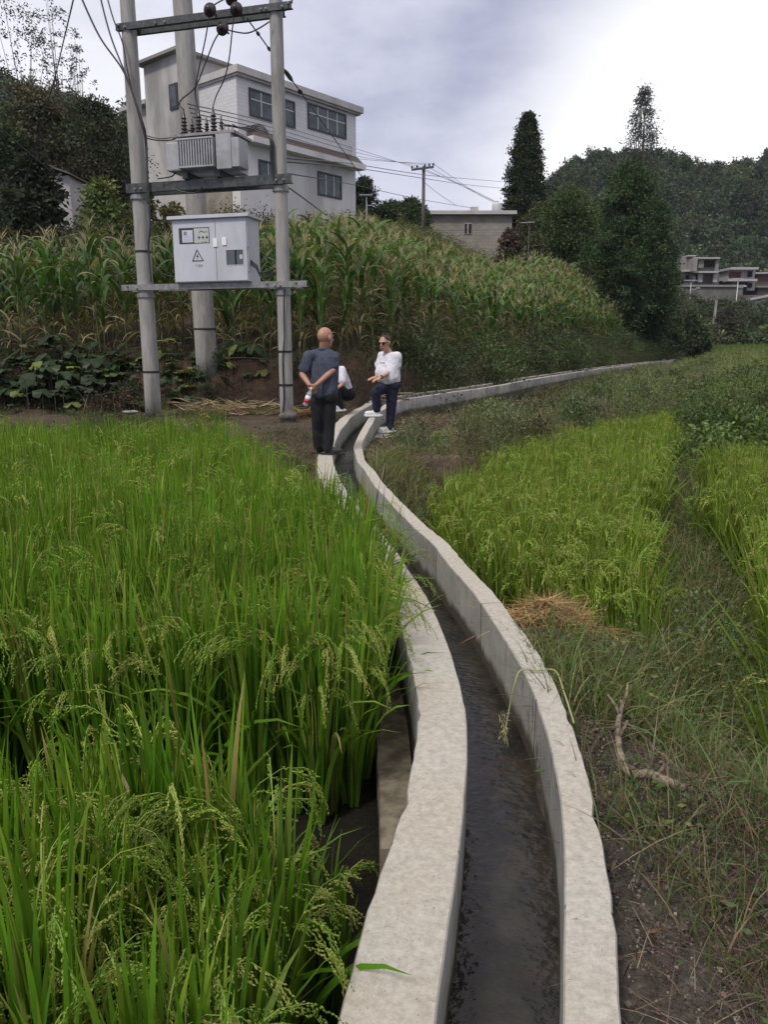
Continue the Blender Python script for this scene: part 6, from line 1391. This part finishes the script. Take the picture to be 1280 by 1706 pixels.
m = MB(); torso(m, J3(575, 650, .1), neck - UPV * .02, l3, .98)
for s_ in (-1, 1): m.cone(neck - UPV * .07, sh[s_], .07, .068); m.cone(sh[s_], sh[s_] + (el[s_] - sh[s_]) * .75, .068, .068)
blob(m, 'shirt', M['white_tee'], man3, .01, 5, folds=.009)
m = MB(); m.cone(hip - l3 * .09, hip + l3 * .09, .13, .13)
for s_ in (-1, 1): m.cone(hipj[s_], kn[s_], .105, .08); m.cone(kn[s_], an[s_], .08, .062)
blob(m, 'trousers', M['black_tr'], man3, .01, 4, folds=.008)
for s_ in (-1, 1): shoe(man3, an[s_], (-.9, -.4), R(568, 683, YC)[2], 'shoe_w')

# ------------------------------------------------------------------ small things lying about
def gz(px, py, guess=-.2):
    z = guess
    for _ in range(6): p = P(px, py, z); z = float(hz(p[0], p[1])[0])
    return np.array([p[0], p[1], z])
# broken branch
m = MB(); pb = [gz(1036, 1218), gz(1028, 1250), gz(1034, 1290), gz(1050, 1313), gz(1078, 1312), gz(1110, 1325), gz(1140, 1332)]
hgt = [.15, .10, .06, .055, .055, .055, .045]; pb = [p + np.array([0, 0, h]) for p, h in zip(pb, hgt)]
sp_ = [p + rng.normal(0, .0012, 3) for p in smooth_path(pb, 9)]; m.tube(sp_, list(np.interp(np.linspace(0, 1, len(sp_)), [0, .2, .45, .6, .8, 1], [.007, .012, .013, .015, .019, .012]) * (1 + rng.normal(0, .03, len(sp_)))), 12)
br = m.build('broken_branch', M['wood'], smooth=True); tag(br, 'crooked bare broken branch lying on the litter right of the channel', 'branch')
LOC[br] = np.array(br.location)
for k, (i_, dx, dy, dz) in enumerate(((6, -.04, .05, .07), (3, .03, .04, .09), (12, .04, .03, .06), (40, .04, .04, .03))):
    p = sp_[i_]; q = p + np.array([dx, dy, dz])
    MB().tube([p, (p + q) / 2 + np.array([.006, 0, 0]), q], [.009, .007, .003], 7).build('twig', M['wood'], br, smooth=True)
# straw heap
cx_, cy_ = .98, 4.32; c = np.array([cx_, cy_, float(hz(cx_, cy_)[0])]); V = Veg(); n = 3200
r_ = np.abs(rng.normal(0, 1, n)); th = U(0, 6.28, n); bx = c[0] + np.cos(th) * r_ * .19; by = c[1] + np.sin(th) * r_ * .19
bz = hz(bx, by) + np.maximum(.03, .27 * np.exp(-r_ ** 2 / 2.6)) * U(.4, 1.0, n)
V.blades(np.stack([bx, by, bz], 1), U(0, 6.28, n), U(.08, .26, n), U(.003, .007, n), U(1.35, 1.8, n), U(-.7, .9, n), tones(n, (.36, .25, .115), .3, (.22, .125, .065), .4), 5, 1.4)
tag(V.build('straw_heap', M['dry'], loc=c), 'heap of tan dry straw on the bank beside the right rice plot', 'straw heap')
# husk pile at the poles
c = gz(385, 690, .1); V = Veg(); n = 420
bx = c[0] + rng.normal(0, .55, n); by = c[1] + rng.normal(0, .2, n); bz = hz(bx, by) + rng.random(n) * .2
V.blades(np.stack([bx, by, bz], 1), U(-.9, .9, n) + np.where(rng.random(n) < .5, 0, math.pi), U(.15, .55, n), U(.008, .03, n), U(1.25, 1.55, n), U(-.25, .3, n), tones(n, (.34, .29, .17), .25, (.20, .14, .085), .35), 4, 1.2, .8)
tag(V.build('husk_pile', M['dry'], loc=c), 'pile of pale dry maize husks on the path between the two front poles', 'husk pile')
c = gz(512, 745, .0); V = Veg(); n = 280
bx = c[0] + rng.normal(0, .10, n) - .05; by = c[1] + rng.normal(0, .14, n); bz = np.maximum(hz(bx, by), -.1) + rng.random(n) * .12
V.blades(np.stack([bx, by, bz], 1), U(0, 6.28, n), U(.1, .25, n), U(.008, .02, n), U(1.0, 1.5, n), U(.0, 1.2, n), tones(n, (.24, .12, .06), .25, (.34, .24, .12), .4), 4, 1.3, .8)
tag(V.build('leaf_pile', M['dry'], loc=c), 'small pile of russet dead leaves beside the bald man', 'leaf pile')
# fallen stalks behind the channel bend
m = MB(); c0_ = R(600, 664, 17.2)
for k in range(9):
    p = R(588 + 7 * k, 666 - k * .9 + rng.normal(0, 1.5), 16.9); q = p + np.array([rng.uniform(.4, .9), rng.uniform(-.1, .3), rng.uniform(-.04, .10)]); m.tube([p, (p + q) / 2 + np.array([0, 0, .03]), q], .028 - .001 * k, 6)
o = m.build('fallen_stalks', M['wood'], smooth=True); tag(o, 'brown stalks heaped beyond the channel bend behind the man in white', 'stalk heap')
# bent dry stalk and grass blades over the walls
def stem(name, label, pts, r, col, mat='leaf', grain=None):
    V = Veg(); m = MB(); pp = smooth_path(pts, 6); m.tube(pp, list(np.linspace(r, r * .6, len(pp))), 6); V.mb(m, col)
    if grain is not None:
        e = np.array(pp[-1]); d = unit(e - np.array(pp[-4])); n = 70; u = rng.random(n)
        V.grains(e - d * .12 * u[:, None] + rng.normal(0, .008, (n, 3)), d[None, :] + rng.normal(0, .35, (n, 3)), U(.02, .035, n), np.full(n, .0022), tones(n, grain, .2))
    return tag(V.build(name, M[mat], loc=pts[0]), label, 'grass stalk')
stem('grass_stalk', 'pale bent grass stalk laid square over the top of the right channel wall', [P(957, 1205, -.04), P(942, 1163, -.0) + (0, 0, .012), P(926, 1118, .014), P(898, 1117, .014), P(868, 1117, .016), P(858, 1140, -.03) , P(850, 1175, -.13), P(843, 1215, -.22), P(844, 1232, -.26)], .0042, (.42, .45, .22), grain=(.42, .38, .2))
stem('grass_stalk', 'green rice stalk reaching across the gap between the channel walls', [P(650, 964, .05), P(690, 963, .03), P(724, 963.5, .0)], .004, (.2, .3, .08))
stem('grass_stalk', 'green rice blade lying over the left channel wall', [P(655, 995, .12), P(690, 1000, .07), P(726, 1018, .015)], .005, (.16, .24, .05))
stem('grass_stalk', 'thin dry runner trailing along the outside of the right channel wall', [P(862, 1030, -.05), P(890, 1068, -.1), P(930, 1095, -.12), P(975, 1100, -.16), P(1010, 1096, -.18)], .003, (.3, .24, .16), 'dry')
# pumpkin vine on the bank at left
def vine(label, cx, cy, Y_, n, sx, sz, seed, col=(.035, .065, .025), alt=(.13, .16, .04), frac=.08, group='pumpkin vines on the earth bank'):
    r_ = np.random.default_rng(seed); V = Veg(); c = R(cx, cy, Y_); base = np.array([c[0], c[1], float(hz(c[0], c[1])[0])])
    t = thing('pumpkin_vine', base, label, 'pumpkin vine', group)
    px = r_.normal(0, sx, n); py = r_.normal(0, .35, n); x = c[0] + px; y = c[1] + py; z = hz(x, y) + r_.uniform(.05, sz, n) * np.exp(-(px / (2 * sx)) ** 2)
    for k in range(n):                       # each leaf: a lobed, slightly cupped plate
        s = r_.uniform(.10, .19); yaw = r_.uniform(0, 6.28); tilt = r_.uniform(-.2, .9); m = 11
        ang = np.linspace(.5, 2 * math.pi - .5, m); rr_ = s * (1 + .13 * np.sin(ang * 5 + 1)) * np.where(np.abs(ang - math.pi) < 3, 1, .8)
        lx = np.cos(ang) * rr_; ly = np.sin(ang) * rr_; lz_ = -.25 * (lx ** 2 + ly ** 2) / s + .02 * np.sin(ang * 5)
        pts = np.concatenate([[[s * .15, 0, 0]], np.stack([lx, ly, lz_], 1)])
        Rm = np.array(Matrix.Rotation(-1.57 + r_.normal(0, .9), 3, 'Z') @ Matrix.Rotation(tilt, 3, 'Y'))
        pts = pts @ Rm.T + np.array([x[k], y[k], z[k]])
        cl_ = np.array(alt if r_.random() < frac else col) * r_.uniform(.7, 1.4)
        V._add(pts, np.broadcast_to(cl_, pts.shape).copy(), None, np.array([(0, i, i + 1) for i in range(1, m)]))
    V.build('leaves', M['leaf'], t)
    m = MB()
    for k in range(0, n, 2): m.tube([(x[k], y[k], z[k]), (x[k], y[k], float(hz(x[k], y[k])[0]) - .02)], .006, 5)
    pt_ = m.build('leaf_stalks', M['bark'], t); pt_['kind'] = 'stuff'; m = MB()
    m.tube(smooth_path([(c[0] - 1.5 * sx, c[1], float(hz(c[0] - 1.5 * sx, c[1])[0]) + .04), (c[0], c[1] - .1, base[2] + .05), (c[0] + 1.5 * sx, c[1], float(hz(c[0] + 1.5 * sx, c[1])[0]) + .04)], 6), .012, 6)
    m.build('stem', M['bark'], t)
vine('large dark pumpkin vine spreading over the bank at the left edge', 55, 625, 15.7, 300, 1.05, .85, 61, (.028, .05, .02))
vine('pumpkin vine with big leaves just left of the left pole', 165, 605, 16.2, 60, .55, .45, 62)
vine('pumpkin vine with yellowing leaves right of the left pole', 290, 598, 16.3, 46, .4, .45, 63, frac=.25)
vine('small pumpkin vine with yellow leaves near the right pole', 400, 598, 16.6, 22, .4, .35, 64, frac=.4)
vine('light green leafy vine on the far verge right of the man in white', 850, 560, 28.5, 40, .7, .7, 65, (.06, .11, .03), (.16, .2, .05), .2)
# yellowing herb and odd plants on the right bank
def herb(label, px, py, n, sp, col, alt, frac, ls=(.02, .05), ht=.28, guess=-.4):
    c = gz(px, py, guess); V = Veg(); a_ = c[0] + rng.normal(0, sp, n); b_ = c[1] + rng.normal(0, sp, n)
    herbs(V, a_, b_, (ht * .5, ht), ls, 20, col, alt, frac); o = V.build('weed_patch', M['leaf'], loc=c); return tag(o, label, 'weeds', kind='stuff')
herb('yellowing herb with golden leaves on the right bank', 1125, 1135, 16, .09, (.34, .26, .06), (.12, .14, .03), .35, (.015, .035))
herb('bright green leafy weed beside the straw heap', 925, 1065, 10, .07, (.05, .115, .03), (.07, .14, .04), .3, (.04, .08), .2)
herb('green fern like weed on the litter below the branch', 1108, 1375, 7, .04, (.07, .12, .03), (.14, .15, .05), .3, (.02, .05), .16)
herb('green clump at the right edge beside the litter', 1262, 1330, 18, .13, (.05, .09, .025), (.08, .12, .03), .3, (.02, .06), .3)
# stones and clods
for (px, py, s) in ((1060, 1470, .013), (1100, 1560, .012), (1150, 1640, .018), (1075, 1660, .009)):
    c = gz(px, py, -.15); bm = bmesh.new(); bmesh.ops.create_icosphere(bm, subdivisions=2, radius=s)
    ph = U(0, 6, 3)
    for v in bm.verts: k = 1 + .28 * math.sin(v.co.x / s * 2.9 + ph[0]) * math.cos(v.co.y / s * 3.3 + ph[1]) + .2 * math.sin(v.co.z / s * 4 + ph[2]); v.co *= k; v.co.z *= .7
    me = bpy.data.meshes.new('stone'); bm.to_mesh(me); bm.free(); me.materials.append(M['rock']); me.polygons.foreach_set('use_smooth', np.zeros(len(me.polygons), bool))
    tag(link('stone', me, None, c + (0, 0, s * .35)), 'small grey stone on the bare earth right of the channel', 'stone', 'stones on the bare earth')
for (px, py, Y_, s, lb) in ((478, 696, 13.35, .16, 'dark rough boulder at the foot of the right pole'), (218, 687, 13.9, .13, 'flat pale slab lying left of the left pole'), (672, 720, 12.9, .09, 'pale stone on the dirt behind the man in white')):
    c = R(px, py, Y_); bm = bmesh.new(); bmesh.ops.create_icosphere(bm, subdivisions=3, radius=s)
    for v in bm.verts: k = 1 + .22 * math.sin(v.co.x / s * 2.1 + px) * math.cos(v.co.y / s * 2.7) + .12 * math.sin(v.co.z / s * 5); v.co *= k; v.co.z *= .85 if s > .14 else .35
    me = bpy.data.meshes.new('boulder'); bm.to_mesh(me); bm.free(); me.materials.append(M['rock'] if s > .14 else M['pole']); me.polygons.foreach_set('use_smooth', np.ones(len(me.polygons), bool))
    tag(link('boulder', me, None, c), lb, 'boulder')

# ------------------------------------------------------------------ haze: the far wooded hill fades a little toward blue
hm = bpy.data.materials.new('haze'); hm.use_nodes = True; ht = hm.node_tree; ht.nodes.clear()
ho = N(ht, 'ShaderNodeOutputMaterial'); hv = N(ht, 'ShaderNodeVolumePrincipled'); L(ht, hv.outputs[0], ho.inputs['Volume'])
hv.inputs['Color'].default_value = (.78, .86, 1, 1); hv.inputs['Density'].default_value = .00014; hv.inputs['Anisotropy'].default_value = 0
hb = MB().box(-175, 275, -9, 432, -6, 96).build('haze', hm); hb['kind'] = 'stuff'; hb['label'] = 'thin pale air between the fields and the far hill'; hb['category'] = 'haze'
